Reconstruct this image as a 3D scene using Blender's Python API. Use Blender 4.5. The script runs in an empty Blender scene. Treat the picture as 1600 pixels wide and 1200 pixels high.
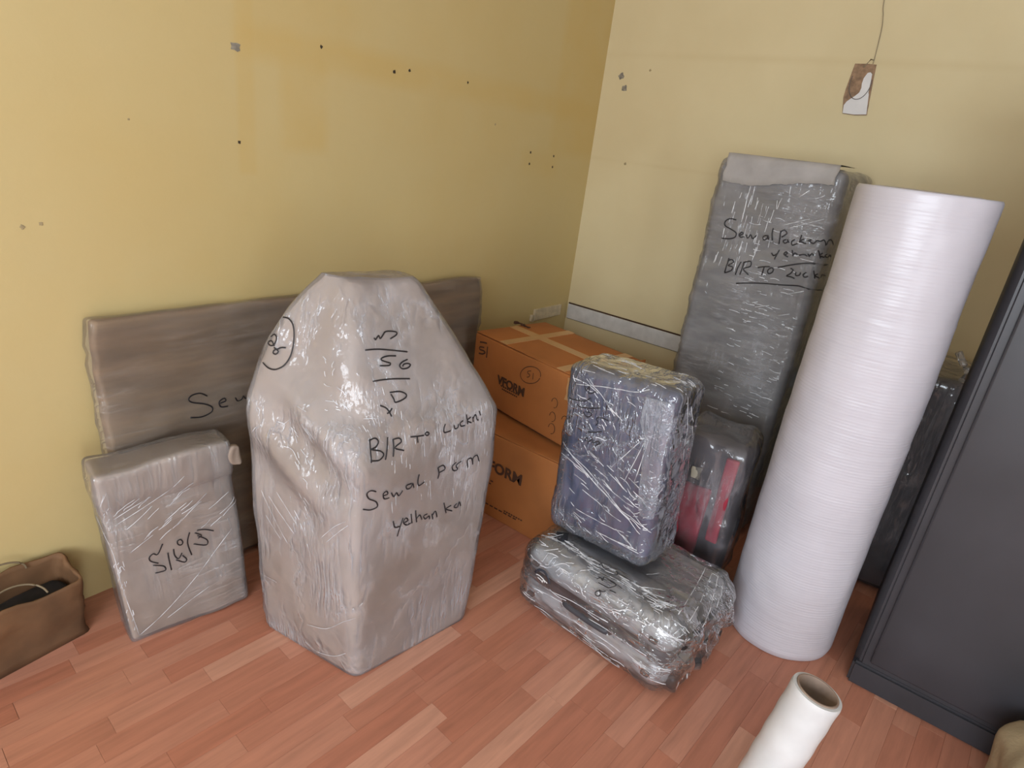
import bpy, bmesh, math, random
from mathutils import Vector, Matrix, noise
from mathutils.bvhtree import BVHTree

# ------------------------------------------------------------------ camera, world, light, exposure
S = bpy.context.scene
COL = S.collection
random.seed(7)
PI = math.pi
YW, XW, ZC = 1.90, 3.115, 2.85          # left wall plane y, right wall plane x, ceiling
XB, YB = -2.2, -2.6                     # walls behind the camera

yaw, pitch, roll = 0.950403244, 0.371171692, 0.129838454
fw = Vector((math.sin(yaw)*math.cos(pitch), math.cos(yaw)*math.cos(pitch), -math.sin(pitch)))
rt = Vector((math.cos(yaw), -math.sin(yaw), 0))
up = rt.cross(fw)
r2 = math.cos(roll)*rt + math.sin(roll)*up
u2 = -math.sin(roll)*rt + math.cos(roll)*up
cam = bpy.data.objects.new('camera', bpy.data.cameras.new('camera'))
COL.objects.link(cam)
cam.matrix_world = Matrix(((r2.x, u2.x, -fw.x, 0), (r2.y, u2.y, -fw.y, 0), (r2.z, u2.z, -fw.z, 1.5), (0, 0, 0, 1)))
cam.data.sensor_width = 36
cam.data.lens = 36*975.664/1600
cam.data.clip_start = 0.05
S.camera = cam

w = bpy.data.worlds.new('world'); S.world = w; w.use_nodes = True
w.node_tree.nodes['Background'].inputs[0].default_value = (0.75, 0.85, 1.0, 1)
w.node_tree.nodes['Background'].inputs[1].default_value = 0.6

def area_light(name, loc, target, sx, sy, energy, color):
    l = bpy.data.lights.new(name, 'AREA'); l.shape = 'RECTANGLE'; l.size = sx; l.size_y = sy
    l.energy = energy; l.color = color
    o = bpy.data.objects.new(name, l); COL.objects.link(o); o.location = loc
    o.rotation_euler = (Vector(target)-Vector(loc)).to_track_quat('-Z', 'Y').to_euler()
    return o
# daylight coming in through the window opening behind the camera
WY0, WY1, WZ0, WZ1 = -1.75, 0.65, 0.95, 2.40
area_light('window_daylight', (XB-0.03, (WY0+WY1)/2, (WZ0+WZ1)/2), (3, (WY0+WY1)/2, (WZ0+WZ1)/2), WY1-WY0, WZ1-WZ0, 158, (0.84, 0.92, 1.0))
# added fill light, set in an invented doorway in the unseen right-hand wall
DX0, DX1, DZ1 = -1.35, -0.45, 2.1
area_light('added_doorway_fill', ((DX0+DX1)/2, YB-0.03, DZ1/2+0.05), ((DX0+DX1)/2, 3, DZ1/2+0.05), DX1-DX0, DZ1-0.1, 44, (0.88, 0.94, 1.0))
S.view_settings.view_transform = 'Standard'
S.view_settings.look = 'None'
S.view_settings.gamma = 1.0
S.view_settings.use_curve_mapping = False
S.view_settings.exposure = 0.0

# ------------------------------------------------------------------ material helpers
class NT:
    def __init__(s, name):
        s.m = bpy.data.materials.new(name); s.m.use_nodes = True
        s.t = s.m.node_tree; s.t.nodes.clear()
        s.out = s.t.nodes.new('ShaderNodeOutputMaterial')
    def n(s, typ, props=None, **ins):
        nd = s.t.nodes.new('ShaderNode'+typ)
        for k, v in (props or {}).items(): setattr(nd, k, v)
        for k, v in ins.items():
            key = int(k[1:]) if k[0] == 'i' and k[1:].isdigit() else k.replace('_', ' ')
            s.set(nd.inputs[key], v)
        return nd
    def set(s, sock, v):
        if isinstance(v, bpy.types.NodeSocket): s.t.links.new(v, sock)
        elif isinstance(v, bpy.types.Node): s.t.links.new(v.outputs[0], sock)
        elif isinstance(v, (tuple, list)) and len(v) == 3 and sock.type == 'RGBA': sock.default_value = (*v, 1)
        else: sock.default_value = v
    def math(s, op, a, b=0.5, clamp=False):
        return s.n('Math', {'operation': op, 'use_clamp': clamp}, i0=a, i1=b).outputs[0]
    def mix(s, fac, a, b, blend='MIX'):
        nd = s.t.nodes.new('ShaderNodeMix'); nd.data_type = 'RGBA'; nd.blend_type = blend
        s.set(nd.inputs[0], fac); s.set(nd.inputs[6], a); s.set(nd.inputs[7], b)
        return nd.outputs[2]
    def coords(s, scale=(1, 1, 1), rot=(0, 0, 0)):
        tc = s.n('TexCoord')
        return s.n('Mapping', Vector=tc.outputs['Object'], Scale=scale, Rotation=rot).outputs[0]
    def noise(s, vec, scale, detail=3, rough=0.5):
        return s.n('TexNoise', Vector=vec, Scale=scale, Detail=detail, Roughness=rough).outputs[0]
    def ramp(s, v, a, b, lo=0.0, hi=1.0):
        return s.n('MapRange', Value=v, From_Min=a, From_Max=b, To_Min=lo, To_Max=hi).outputs[0]

def mat(name, col, rough=0.6, var=0.12, nscale=12, bump=0.15, bscale=60, stretch=(1, 1, 1), spec=0.5, metal=0.0, col2=None):
    g = NT(name)
    v = g.coords(stretch)
    nz = g.noise(v, nscale, 4)
    c2 = col2 or tuple(max(0, c*(1-2.2*var)) for c in col)
    c1 = tuple(min(1, c*(1+var)) for c in col)
    base = g.mix(g.ramp(nz, 0.3, 0.7), c1, c2)
    b = g.n('Bump', Strength=bump, Distance=0.004, Height=g.noise(v, bscale, 3))
    p = g.n('BsdfPrincipled', Base_Color=base, Roughness=rough, Metallic=metal, Normal=b.outputs[0])
    p.inputs['Specular IOR Level'].default_value = spec
    g.t.links.new(p.outputs[0], g.out.inputs[0])
    return g.m

def film(name, milk=(0.05, 0.3), tint=(0.9, 0.9, 0.93), gloss=1.0, rough=0.1, layers=((8, 40, 8, 1.0),), rot=(0, 0, 0), strength=0.6, wscale=9):
    """clear stretch film: see-through, milky where layers overlap, glossy with fine pulled creases"""
    g = NT(name)
    v0 = g.coords()
    h = None
    for k, (sx, sy, sz, amt) in enumerate(layers):
        v = g.coords((sx, sy, sz), tuple(r*(1-2*(k % 2)) for r in rot))
        nz = g.noise(v, 1.0, 3, 0.55)
        rid = g.math('POWER', g.math('SUBTRACT', 1.0, g.math('MULTIPLY', g.math('ABSOLUTE', g.math('SUBTRACT', nz, 0.5)), 5.0), True), 5.0)
        mask = g.ramp(g.noise(g.coords((1, 1, 1), (0.3*k, 0.7*k, 0)), 4.5+2*k, 2), 0.45, 0.62)
        t = g.math('MULTIPLY', g.math('MULTIPLY', rid, mask), amt)
        h = t if h is None else g.math('ADD', h, t)
    hh = g.math('ADD', h, g.math('MULTIPLY', g.noise(v0, wscale, 3), 1.6))
    b = g.n('Bump', Strength=strength, Distance=0.008, Height=hh)
    fr = g.n('Fresnel', IOR=1.5, Normal=b.outputs[0])
    gl = g.n('BsdfGlossy', Color=(1, 1, 1), Roughness=rough, Normal=b.outputs[0])
    tr = g.n('BsdfTransparent', Color=(0.97, 0.97, 0.975))
    df = g.n('BsdfDiffuse', Color=tint)
    mk = g.ramp(g.math('ADD', g.math('MULTIPLY', g.noise(v0, 4, 3), 0.8), g.math('MULTIPLY', h, 0.45)), 0.25, 0.85, milk[0], milk[1])
    m1 = g.n('MixShader', i0=mk, i1=tr.outputs[0], i2=df.outputs[0])
    m2 = g.n('MixShader', i0=g.math('MULTIPLY', fr, gloss, True), i1=m1.outputs[0], i2=gl.outputs[0])
    g.t.links.new(m2.outputs[0], g.out.inputs[0])
    return g.m

# ------------------------------------------------------------------ mesh helpers
def link(name, me, m, parent=None, smooth=True):
    o = bpy.data.objects.new(name, me); COL.objects.link(o)
    if m: me.materials.append(m)
    if smooth:
        for p in me.polygons: p.use_smooth = True
    if parent is not None: o.parent = parent
    return o
def obj(name, bm, m, parent=None, smooth=True, sharp=None):
    bmesh.ops.recalc_face_normals(bm, faces=bm.faces)
    if sharp:
        for e in bm.edges:
            if len(e.link_faces) == 2 and e.calc_face_angle(0) > sharp: e.smooth = False
    me = bpy.data.meshes.new(name); bm.to_mesh(me); bm.free()
    return link(name, me, m, parent, smooth)
def tag(o, label=None, cat=None, group=None, kind=None):
    if label: o['label'] = label
    if cat: o['category'] = cat
    if group: o['group'] = group
    if kind: o['kind'] = kind
    return o
def thing(name, label, cat, loc=(0, 0, 0), rot=(0, 0, 0), group=None):
    o = bpy.data.objects.new(name, None); COL.objects.link(o); o.empty_display_size = 0.1
    o.location = loc; o.rotation_euler = rot
    return tag(o, label, cat, group)

def axis_samples(h, r, n, k=4):
    e = [-h + r*i/k for i in range(k)]
    mid = [-(h-r) + 2*(h-r)*i/n for i in range(n+1)]
    return e + mid + [-x for x in reversed(e)]
def rbox(h, r, n=(6, 6, 6), k=3, f=None, bm=None, c=(0, 0, 0), M=None):
    """box with half sizes h, rounded with radius r, every face a grid; f(p) moves points"""
    bm = bm or bmesh.new()
    S3 = [axis_samples(h[i], r, n[i], k) for i in range(3)]
    cache = {}
    def vert(p):
        key = (round(p[0], 5), round(p[1], 5), round(p[2], 5))
        if key in cache: return cache[key]
        q = Vector([max(-(h[i]-r), min(h[i]-r, p[i])) for i in range(3)])
        d = Vector(p)-q
        if d.length > 1e-9: q = q + d.normalized()*r
        if f: q = Vector(f(q))
        q = q + Vector(c)
        if M: q = M @ q
        cache[key] = bm.verts.new(q); return cache[key]
    for a in range(3):
        b1, b2 = (a+1) % 3, (a+2) % 3
        for s in (-1, 1):
            for i in range(len(S3[b1])-1):
                for j in range(len(S3[b2])-1):
                    vs = []
                    for di, dj in ((0, 0), (1, 0), (1, 1), (0, 1)):
                        p = [0, 0, 0]; p[a] = s*h[a]; p[b1] = S3[b1][i+di]; p[b2] = S3[b2][j+dj]
                        vs.append(vert(p))
                    if s < 0: vs.reverse()
                    if len(set(vs)) == 4:
                        try: bm.faces.new(vs)
                        except ValueError: pass
    return bm
def bevel_box(x0, x1, y0, y1, z0, z1, r=0.002, bm=None):
    bm = bm or bmesh.new()
    return rbox(((x1-x0)/2, (y1-y0)/2, (z1-z0)/2), min(r, (x1-x0)/2.01, (y1-y0)/2.01, (z1-z0)/2.01), (1, 1, 1), 1, None, bm, ((x0+x1)/2, (y0+y1)/2, (z0+z1)/2))
def ring(corners, r, m=12, k=5):
    P = [Vector(c) for c in corners]; out = []; n = len(P)
    for i in range(n):
        a, b, c = P[i-1], P[i], P[(i+1) % n]
        s = b + (a-b).normalized()*r; e = b + (c-b).normalized()*r
        for j in range(k):
            t = j/k; out.append(s*(1-t)**2 + b*2*t*(1-t) + e*t*t)
        s2 = c + (b-c).normalized()*r
        for j in range(m):
            out.append(e.lerp(s2, j/m))
    return out
def loft(rings, sub=6, cap0=True, cap1=True, bm=None, f=None):
    bm = bm or bmesh.new()
    R = []
    N = len(rings)
    for i in range(N-1):
        p0, p1, p2, p3 = rings[max(0, i-1)], rings[i], rings[i+1], rings[min(N-1, i+2)]
        for s in range(sub):
            t = s/sub
            R.append([0.5*((2*b)+(c-a)*t+(2*a-5*b+4*c-d)*t*t+(3*b-a-3*c+d)*t**3) for a, b, c, d in zip(p0, p1, p2, p3)])
    R.append(rings[-1])
    def centre(q): return sum(q, Vector())/len(q)
    if cap0:
        c = centre(R[0]); R = [[c+(p-c)*s for p in R[0]] for s in (0.02, 0.35, 0.7, 0.93)] + R
    if cap1:
        c = centre(R[-1]); R = R + [[c+(p-c)*s for p in R[-1]] for s in (0.93, 0.7, 0.35, 0.02)]
    V = [[bm.verts.new(f(p) if f else p) for p in q] for q in R]
    n = len(V[0])
    for i in range(len(V)-1):
        for j in range(n):
            bm.faces.new((V[i][j], V[i][(j+1) % n], V[i+1][(j+1) % n], V[i+1][j]))
    if cap0: bm.faces.new(list(reversed(V[0])))
    if cap1: bm.faces.new(V[-1])
    return bm
def circle_ring(c, r, z, n=48):
    return [Vector((c[0]+r*math.cos(2*PI*i/n), c[1]+r*math.sin(2*PI*i/n), z)) for i in range(n)]
def lathe(prof, n=48, bm=None):
    bm = bm or bmesh.new()
    V = [[bm.verts.new((r*math.cos(2*PI*i/n), r*math.sin(2*PI*i/n), z)) for i in range(n)] for r, z in prof]
    for a in range(len(V)-1):
        for j in range(n): bm.faces.new((V[a][j], V[a][(j+1) % n], V[a+1][(j+1) % n], V[a+1][j]))
    return bm
def tube(pts, r, bm=None, seg=6, flat=None):
    """tube along pts; flat = (normal list, factor) squashes it against a surface"""
    bm = bm or bmesh.new()
    P = [Vector(p) for p in pts]; prev = None
    for i, p in enumerate(P):
        d = (P[min(i+1, len(P)-1)] - P[max(i-1, 0)])
        d = d.normalized() if d.length > 1e-9 else Vector((0, 0, 1))
        nrm = flat[0][i] if flat else d.orthogonal()
        nrm = (nrm - d*nrm.dot(d))
        nrm = nrm.normalized() if nrm.length > 1e-6 else d.orthogonal().normalized()
        sd = d.cross(nrm)
        cur = [bm.verts.new(p + (sd*math.cos(2*PI*k/seg) + nrm*math.sin(2*PI*k/seg)*(flat[1] if flat else 1))*r) for k in range(seg)]
        if prev:
            for k in range(seg): bm.faces.new((prev[k], prev[(k+1) % seg], cur[(k+1) % seg], cur[k]))
        else: bm.faces.new(list(reversed(cur)))
        prev = cur
    bm.faces.new(prev)
    return bm
def smooth_line(pts, n=5):
    P = [Vector(p) for p in pts]
    if len(P) < 3: return [P[0].lerp(P[-1], i/4) for i in range(5)]
    out = []
    for i in range(len(P)-1):
        a, b, c, d = P[max(0, i-1)], P[i], P[i+1], P[min(len(P)-1, i+2)]
        for s in range(n):
            t = s/n
            out.append(0.5*((2*b)+(c-a)*t+(2*a-5*b+4*c-d)*t*t+(3*b-a-3*c+d)*t**3))
    return out+[P[-1]]
def N3(p, s, off=0.0):
    return noise.noise(Vector((p[0]*s[0]+off, p[1]*s[1]-off, p[2]*s[2]+2*off)))
def crinkle(a, s, b=0.0, t=(20, 20, 20), off=0.0):
    """returns f(p) displacing a point by soft dents (a) and sharp creases (b)"""
    def f(p):
        p = Vector(p)
        d = Vector((N3(p, s, off+1), N3(p, s, off+5), N3(p, s, off+9)))*a
        if b:
            q = 1-min(1, abs(N3(p, t, off+3))*4)
            d += Vector((N3(p, t, off+11), N3(p, t, off+15), N3(p, t, off+19)))*b*2 + (Vector((p[0], p[1], 0)).normalized() if p.length > 0 else Vector())*b*q
        return p+d
    return f
def poly_prism(pts, ax, thick, bm=None):
    """pts: closed 3D outline; extruded by vector ax*thick"""
    bm = bm or bmesh.new()
    a = [bm.verts.new(p) for p in pts]; b = [bm.verts.new(Vector(p)+Vector(ax)*thick) for p in pts]
    bm.faces.new(a); bm.faces.new(list(reversed(b)))
    n = len(a)
    for i in range(n): bm.faces.new((a[i], b[i], b[(i+1) % n], a[(i+1) % n]))
    return bm
def marks(name, strokes, surf, root, r, m, lift=0.0008):
    """pen strokes (world points) laid onto the surface of object surf"""
    bpy.context.view_layer.update()
    mw = surf.matrix_world; me = surf.data
    bvh = BVHTree.FromPolygons([mw @ v.co for v in me.vertices], [tuple(p.vertices) for p in me.polygons])
    inv = root.matrix_world.inverted()
    bm = bmesh.new()
    for st in strokes:
        P, Q = [], []
        for p in smooth_line(st, 4):
            h, nn, _, _ = bvh.find_nearest(p)
            if h is None: continue
            if nn.dot(Vector((0, 0, 1.5))-h) < 0: nn = -nn
            P.append(inv @ (h+nn*lift)); Q.append(inv.to_3x3() @ nn)
        if len(P) > 1: tube(P, r, bm, 6, (Q, 0.35))
    return obj(name, bm, m, root)

# ------------------------------------------------------------------ room shell
def wall_mat(name, c, c2, left):
    g = NT(name)
    tc = g.n('TexCoord'); sep = g.n('SeparateXYZ', Vector=tc.outputs['Object'])
    X, Y, Z = sep.outputs
    U = X if left else Y
    def box(u0, u1, z0, z1, s=0.03):
        a = g.math('MULTIPLY', g.ramp(U, u0-s, u0+s), g.ramp(U, u1+s, u1-s))
        b = g.math('MULTIPLY', g.ramp(Z, z0-s, z0+s), g.ramp(Z, z1+s, z1-s))
        return g.math('MULTIPLY', a, b)
    v = g.coords()
    blot = g.noise(v, 1.6, 4, 0.6)
    col = g.mix(g.ramp(blot, 0.38, 0.68, 0, 0.35), c, c2)
    if left: patches = [(1.09, 3.2, 1.63, 1.72, .7, .025), (1.23, 1.40, 1.38, 1.66, .6, .02), (1.085, 1.14, 1.30, 2.3, .5, .008), (2.72, 3.2, 1.46, 2.9, .65, .03), (2.5, 2.8, 1.36, 1.46, .35, .03), (1.1, 1.5, 1.66, 1.86, .3, .04)]
    else: patches = [(-2.6, 1.95, 1.952, 1.975, .38, .012), (.9, 1.9, 1.452, 1.468, .3, .008), (1.55, 1.9, 1.5, 1.95, .2, .1)]
    for u0, u1, z0, z1, a, s in patches:
        m = g.math('MULTIPLY', box(u0, u1, z0, z1, s), g.ramp(g.noise(v, 5, 3), 0.3, 0.6, 0.4, 1.0))
        col = g.mix(g.math('MULTIPLY', m, a), col, c2)
    h = g.math('ADD', g.math('MULTIPLY', g.noise(v, 9, 3), 1.0), g.math('MULTIPLY', g.noise(v, 140, 2), 0.12))
    b = g.n('Bump', Strength=0.12, Distance=0.01, Height=h)
    p = g.n('BsdfPrincipled', Base_Color=col, Roughness=0.62, Normal=b.outputs[0])
    p.inputs['Specular IOR Level'].default_value = 0.3
    g.t.links.new(p.outputs[0], g.out.inputs[0])
    return g.m
M_wl = wall_mat('yellow_wall_paint', (0.575, 0.452, 0.218), (0.57, 0.405, 0.15), True)
M_wr = wall_mat('cream_wall_paint', (0.67, 0.565, 0.345), (0.57, 0.45, 0.245), False)
M_plain = mat('pale_wall_paint', (0.66, 0.58, 0.42), 0.7, 0.03, 3, 0.1)
M_ceil = mat('ceiling_paint', (0.68, 0.66, 0.61), 0.8, 0.03, 3, 0.1)
T = 0.12
def slab(name, x0, x1, y0, y1, z0, z1, m):
    return tag(obj(name, bevel_box(x0, x1, y0, y1, z0, z1, 0.001), m, None, False), kind='structure')
wall_left = slab('wall_left', XB-T, XW+T, YW, YW+T, -0.1, ZC, M_wl)
wall_right = slab('wall_right', XW, XW+T, YB-T, YW, -0.1, ZC, M_wr)
bm = bmesh.new()
for a in ((XB-T, DX0, -0.1, ZC), (DX1, XW+T, -0.1, ZC), (DX0, DX1, DZ1, ZC)):
    bevel_box(a[0], a[1], YB-T, YB, a[2], a[3], 0.001, bm)
tag(obj('wall_near', bm, M_plain, None, False), kind='structure')
bm = bmesh.new()
for a in ((YB, WY0, -0.1, ZC), (WY1, YW, -0.1, ZC), (WY0, WY1, -0.1, WZ0), (WY0, WY1, WZ1, ZC)):
    bevel_box(XB-T, XB, *a, 0.001, bm)
tag(obj('wall_back', bm, M_plain, None, False), kind='structure')
slab('ceiling', XB-T, XW+T, YB-T, YW+T, ZC, ZC+0.1, M_ceil)
M_frame = mat('white_window_paint', (0.75, 0.75, 0.73), 0.4, 0.03)
bm = bmesh.new()
for a in ((WY0, WY0+0.05, WZ0, WZ1), (WY1-0.05, WY1, WZ0, WZ1), (WY0, WY1, WZ0, WZ0+0.05), (WY0, WY1, WZ1-0.05, WZ1), ((WY0+WY1)/2-0.025, (WY0+WY1)/2+0.025, WZ0, WZ1)):
    bevel_box(XB+0.0, XB+0.04, *a, 0.004, bm)
tag(obj('window_1', bm, M_frame, None, False), kind='structure')
bm = bmesh.new()
for a in ((DX0-0.04, DX0+0.02, 0, DZ1), (DX1-0.02, DX1+0.04, 0, DZ1), (DX0-0.04, DX1+0.04, DZ1-0.02, DZ1+0.05)):
    bevel_box(a[0], a[1], YB, YB+0.03, a[2], a[3], 0.004, bm)
tag(obj('added_doorway_1', bm, M_frame, None, False), kind='structure')  # frame of the invented doorway, added to hold the fill light

# floor: sub-floor plus every laminate strip
M_sub = mat('floor_joint_dark', (0.24, 0.09, 0.055), 0.8, 0.1)
floor = tag(obj('floor', bevel_box(XB-T, XW+T, YB-T, YW+T, -0.12, -0.004, 0.001), M_sub, None, False), kind='structure')
def laminate(name, tone):
    g = NT(name)
    oi = g.n('ObjectInfo'); tc = g.n('TexCoord')
    off = g.n('VectorMath', {'operation': 'SCALE'}, i0=oi.outputs['Location'], Scale=7.3)
    vv = g.n('VectorMath', {'operation': 'ADD'}, i0=tc.outputs['Object'], i1=off.outputs[0])
    v = g.n('Mapping', Vector=vv.outputs[0], Scale=(2.2, 26, 1)).outputs[0]
    n1 = g.noise(v, 1.6, 5, 0.6)
    v3 = g.n('Mapping', Vector=vv.outputs[0], Scale=(6, 40, 1)).outputs[0]
    n2 = g.noise(v3, 1.0, 2)
    dark = tuple(c*0.76 for c in tone)
    c = g.mix(g.ramp(n1, 0.35, 0.72), tone, dark)
    c = g.mix(g.ramp(n2, 0.6, 0.75, 0, 0.35), c, tuple(x*0.55 for x in tone))
    p = g.n('BsdfPrincipled', Base_Color=c, Roughness=g.ramp(n1, 0.2, 0.8, 0.36, 0.5))
    p.inputs['Specular IOR Level'].default_value = 0.45
    g.t.links.new(p.outputs[0], g.out.inputs[0])
    return g.m
tones = [(0.52, 0.225, 0.145), (0.485, 0.20, 0.126), (0.54, 0.245, 0.163), (0.59, 0.295, 0.20), (0.465, 0.182, 0.112), (0.525, 0.235, 0.153)]
M_lam = [laminate('laminate_tone_%d' % i, t) for i, t in enumerate(tones)]
PA = -0.0648971513
ca, sa = math.cos(PA), math.sin(PA)
SW = 0.0655
rows = []
meshes = {}
def strip_mesh(L, t):
    key = (L, t)
    if key not in meshes:
        b = bevel_box(0, L, 0, SW, -0.006, 0, 0.0004)
        me = bpy.data.meshes.new('plank'); bmesh.ops.recalc_face_normals(b, faces=b.faces); b.to_mesh(me); b.free()
        me.materials.append(M_lam[t]); meshes[key] = me
    return meshes[key]
rest = bmesh.new()
def in_view(x, y):
    d = Vector((x, y, -1.5)); z = d.dot(fw)
    if z < 0.1: return None
    px = 800+975.66*d.dot(r2)/z; py = 600-975.66*d.dot(u2)/z
    return (-120 < px < 1720 and 0 < py < 1330)
cand = []
for k in range(-45, 48):
    y0 = 0.585 + k*SW
    x = -2.6 - random.random()*0.4
    while x < 3.6:
        L = random.choice((0.24, 0.30, 0.36, 0.42, 0.48))
        cx, cy = x+L/2, y0+SW/2
        wx, wy = cx*ca-cy*sa, cx*sa+cy*ca
        if XB < wx < XW+0.1 and YB < wy < YW+0.05:
            cand.append((x, y0, L, wx, wy, random.choices(range(6), (5, 4, 3, 1.6, 3, 4))[0], bool(in_view(wx, wy))))
        x += L
vis = sorted([c for c in cand if c[6]], key=lambda c: c[3]**2+c[4]**2)
picked = set(id(c) for c in vis[:300])
restm = {}
for c in cand:
    x, y0, L, wx, wy, t, _ = c
    if id(c) in picked:
        o = bpy.data.objects.new('plank', strip_mesh(L, t)); COL.objects.link(o)
        o.location = (x*ca-y0*sa, x*sa+y0*ca, random.uniform(-0.0004, 0.0)); o.rotation_euler = (0, 0, PA)
        o.scale = ((L-0.0004)/L, (SW-0.0003)/SW, 1); o.parent = floor
    else:
        b = restm.setdefault(t, bmesh.new())
        q = [b.verts.new((a*ca-d*sa, a*sa+d*ca, 0)) for a, d in ((x, y0), (x+L-0.001, y0), (x+L-0.001, y0+SW-0.001), (x, y0+SW-0.001))]
        b.faces.new(q)
bm = bmesh.new()
mats = []
for t, b in restm.items():
    me = bpy.data.meshes.new('tmp'); b.to_mesh(me); b.free()
    n0 = len(bm.faces); bm.from_mesh(me); bm.faces.ensure_lookup_table()
    for f_ in bm.faces[n0:]: f_.material_index = len(mats)
    mats.append(M_lam[t]); bpy.data.meshes.remove(me)
me = bpy.data.meshes.new('distant_planks'); bm.to_mesh(me); bm.free()
for m in mats: me.materials.append(m)
o = link('distant_planks', me, None, floor, False); o['kind'] = 'stuff'

# trims and marks on the walls
M_trim = mat('white_trim_paint', (0.62, 0.60, 0.58), 0.5, 0.06, 20, 0.1)
M_trimy = mat('trim_painted_over_yellow', (0.60, 0.50, 0.34), 0.55, 0.12, 22, 0.2)
M_gap = mat('shadow_gap_dark', (0.06, 0.03, 0.015), 0.9, 0.1)
t1 = tag(obj('trim_1', bevel_box(XW-0.012, XW, -2.4, 1.888, 0.556, 0.642, 0.003), M_trim, None, False), kind='structure')
obj('trim_shadow_gap', bevel_box(XW-0.007, XW, -2.4, 1.888, 0.642, 0.6495, 0.001), M_gap, t1, False)  # solid dark strip painting the shade above the trim
obj('trim_lower_seam', bevel_box(XW-0.004, XW, -2.4, 1.888, 0.5515, 0.556, 0.001), mat('brown_seam', (0.25, 0.2, 0.13), 0.9), t1, False)  # thin darker strip along the trim's lower edge
t2 = tag(obj('trim_2', rbox((0.13, 0.008, 0.032), 0.003, (8, 1, 3), 2, crinkle(0.003, (30, 30, 30)), None, (2.90, YW-0.007, 0.616)), M_trimy, None, False), kind='structure')
obj('plaster_lump', rbox((0.012, 0.008, 0.02), 0.004, (2, 1, 2), 2, crinkle(0.004, (60, 60, 60)), None, (2.755, YW-0.005, 0.60)), M_trimy, t2)
M_hole = mat('dark_hole', (0.05, 0.035, 0.02), 0.95, 0.1)
M_chip = mat('grey_plaster_chip', (0.28, 0.25, 0.2), 0.9, 0.25, 60)
M_smudge = mat('wall_smudge', (0.40, 0.31, 0.17), 0.9, 0.15, 60)
def hole(wall, p, nrm, r, m, name, squash=1.0):
    b = bmesh.new(); n = 10
    ax = Vector(nrm); uu = Vector((0, 0, 1)); vv = ax.cross(uu)
    ph = random.random()*6
    rim = [Vector(p)+(uu*math.sin(2*PI*i/n)+vv*squash*math.cos(2*PI*i/n))*r*(1+0.25*math.sin(i*2.3+ph)) for i in range(n)]
    a = [b.verts.new(q+ax*0.0006) for q in rim]; i_ = [b.verts.new(Vector(p)+(q-Vector(p))*0.55+ax*0.0012) for q in rim]
    b.faces.new(i_)
    for i in range(n): b.faces.new((a[i], a[(i+1) % n], i_[(i+1) % n], i_[i]))
    o = obj(name, b, m, wall, False)
for x, z, r, mm in ((1.085, 1.649, 0.012, M_chip), (1.376, 1.699, 0.0055, M_hole), (1.687, 1.672, 0.0065, M_hole), (1.76, 1.687, 0.0055, M_hole), (2.08, 1.69, 0.005, M_hole), (2.564, 1.451, 0.006, M_hole), (2.565, 1.399, 0.006, M_hole), (2.761, 1.445, 0.006, M_hole), (2.763, 1.393, 0.006, M_hole), (1.086, 1.391, 0.005, M_hole), (0.779, 1.426, 0.003, M_smudge), (0.51, 1.153, 0.006, M_smudge), (0.55, 1.16, 0.005, M_smudge), (2.28, 1.55, 0.005, M_smudge)):
    hole(wall_left, (x, YW, z), (0, -1, 0), r, mm, 'plaster_chip' if mm is M_chip else 'screw_hole' if mm is M_hole else 'smudge', 1.3 if mm is M_chip else 1)
for y, z, r, mm in ((1.793, 1.865, 0.016, M_chip), (1.763, 1.81, 0.015, M_chip), (1.683, 1.451, 0.007, M_smudge), (1.636, 1.898, 0.006, M_smudge), (0.70, 1.93, 0.006, M_smudge)):
    hole(wall_right, (XW, y, z), (-1, 0, 0), r, mm, 'plaster_chip' if mm is M_chip else 'smudge')

# ------------------------------------------------------------------ torn card hanging on the right wall
card = thing('hanging_card', 'torn brown and white card hanging from a string on the cream wall', 'card', (XW-0.004, 0.66, 1.76))
def wp(y, z, d=0.0): return (-d, y-0.66, z-1.76)
M_cardb = mat('brown_card', (0.32, 0.2, 0.12), 0.8, 0.2, 40)
M_cardw = mat('white_card_paper', (0.72, 0.7, 0.7), 0.7, 0.03)
M_string = mat('grey_string', (0.33, 0.27, 0.18), 0.8, 0.1)
obj('card_board', poly_prism([wp(.708, 1.958), (0, .66-.655, .199), wp(.627, 1.957), wp(.622, 1.90), wp(.607, 1.768), wp(.655, 1.764), wp(.702, 1.768), wp(.716, 1.83), wp(.716, 1.86)], (1, 0, 0), 0.003), M_cardb, card, False)
obj('torn_paper_face', poly_prism([wp(.650, 1.925, .001), wp(.640, 1.928, .001), wp(.632, 1.921, .001), wp(.629, 1.895, .001), wp(.626, 1.855, .001), wp(.622, 1.845, .001), wp(.609, 1.771, .001), wp(.655, 1.767, .001), wp(.701, 1.770, .001), wp(.705, 1.80, .001), wp(.698, 1.815, .001), wp(.688, 1.824, .001), wp(.672, 1.838, .001), wp(.660, 1.851, .001), wp(.657, 1.868, .001), wp(.660, 1.885, .001), wp(.659, 1.905, .001)], (-1, 0, 0), 0.0015), M_cardw, card, False)
bm = tube([wp(.640, 1.972, .004), wp(.652, 1.975, .004), wp(.662, 1.958, .005), wp(.672, 1.945, .005)], 0.002)
tube(smooth_line([wp(.640, 1.972, .004), wp(.640, 1.958, .004)]), 0.0016, bm)
tube(smooth_line([wp(.64, 1.972, .003), wp(.646, 2.08, .003), wp(.655, 2.13, .003), wp(.668, 2.19, .003), wp(.676, 2.40, .003), wp(.68, 2.84, .003)]), 0.0018, bm)
obj('string', bm, M_string, card)
bm = tube(smooth_line([(-.005, .03*math.cos(a)*1.35+.005, .127+.062*math.sin(a)) for a in [PI*0.93+i*(PI*1.2)/14 for i in range(15)]]), 0.0014)
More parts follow.
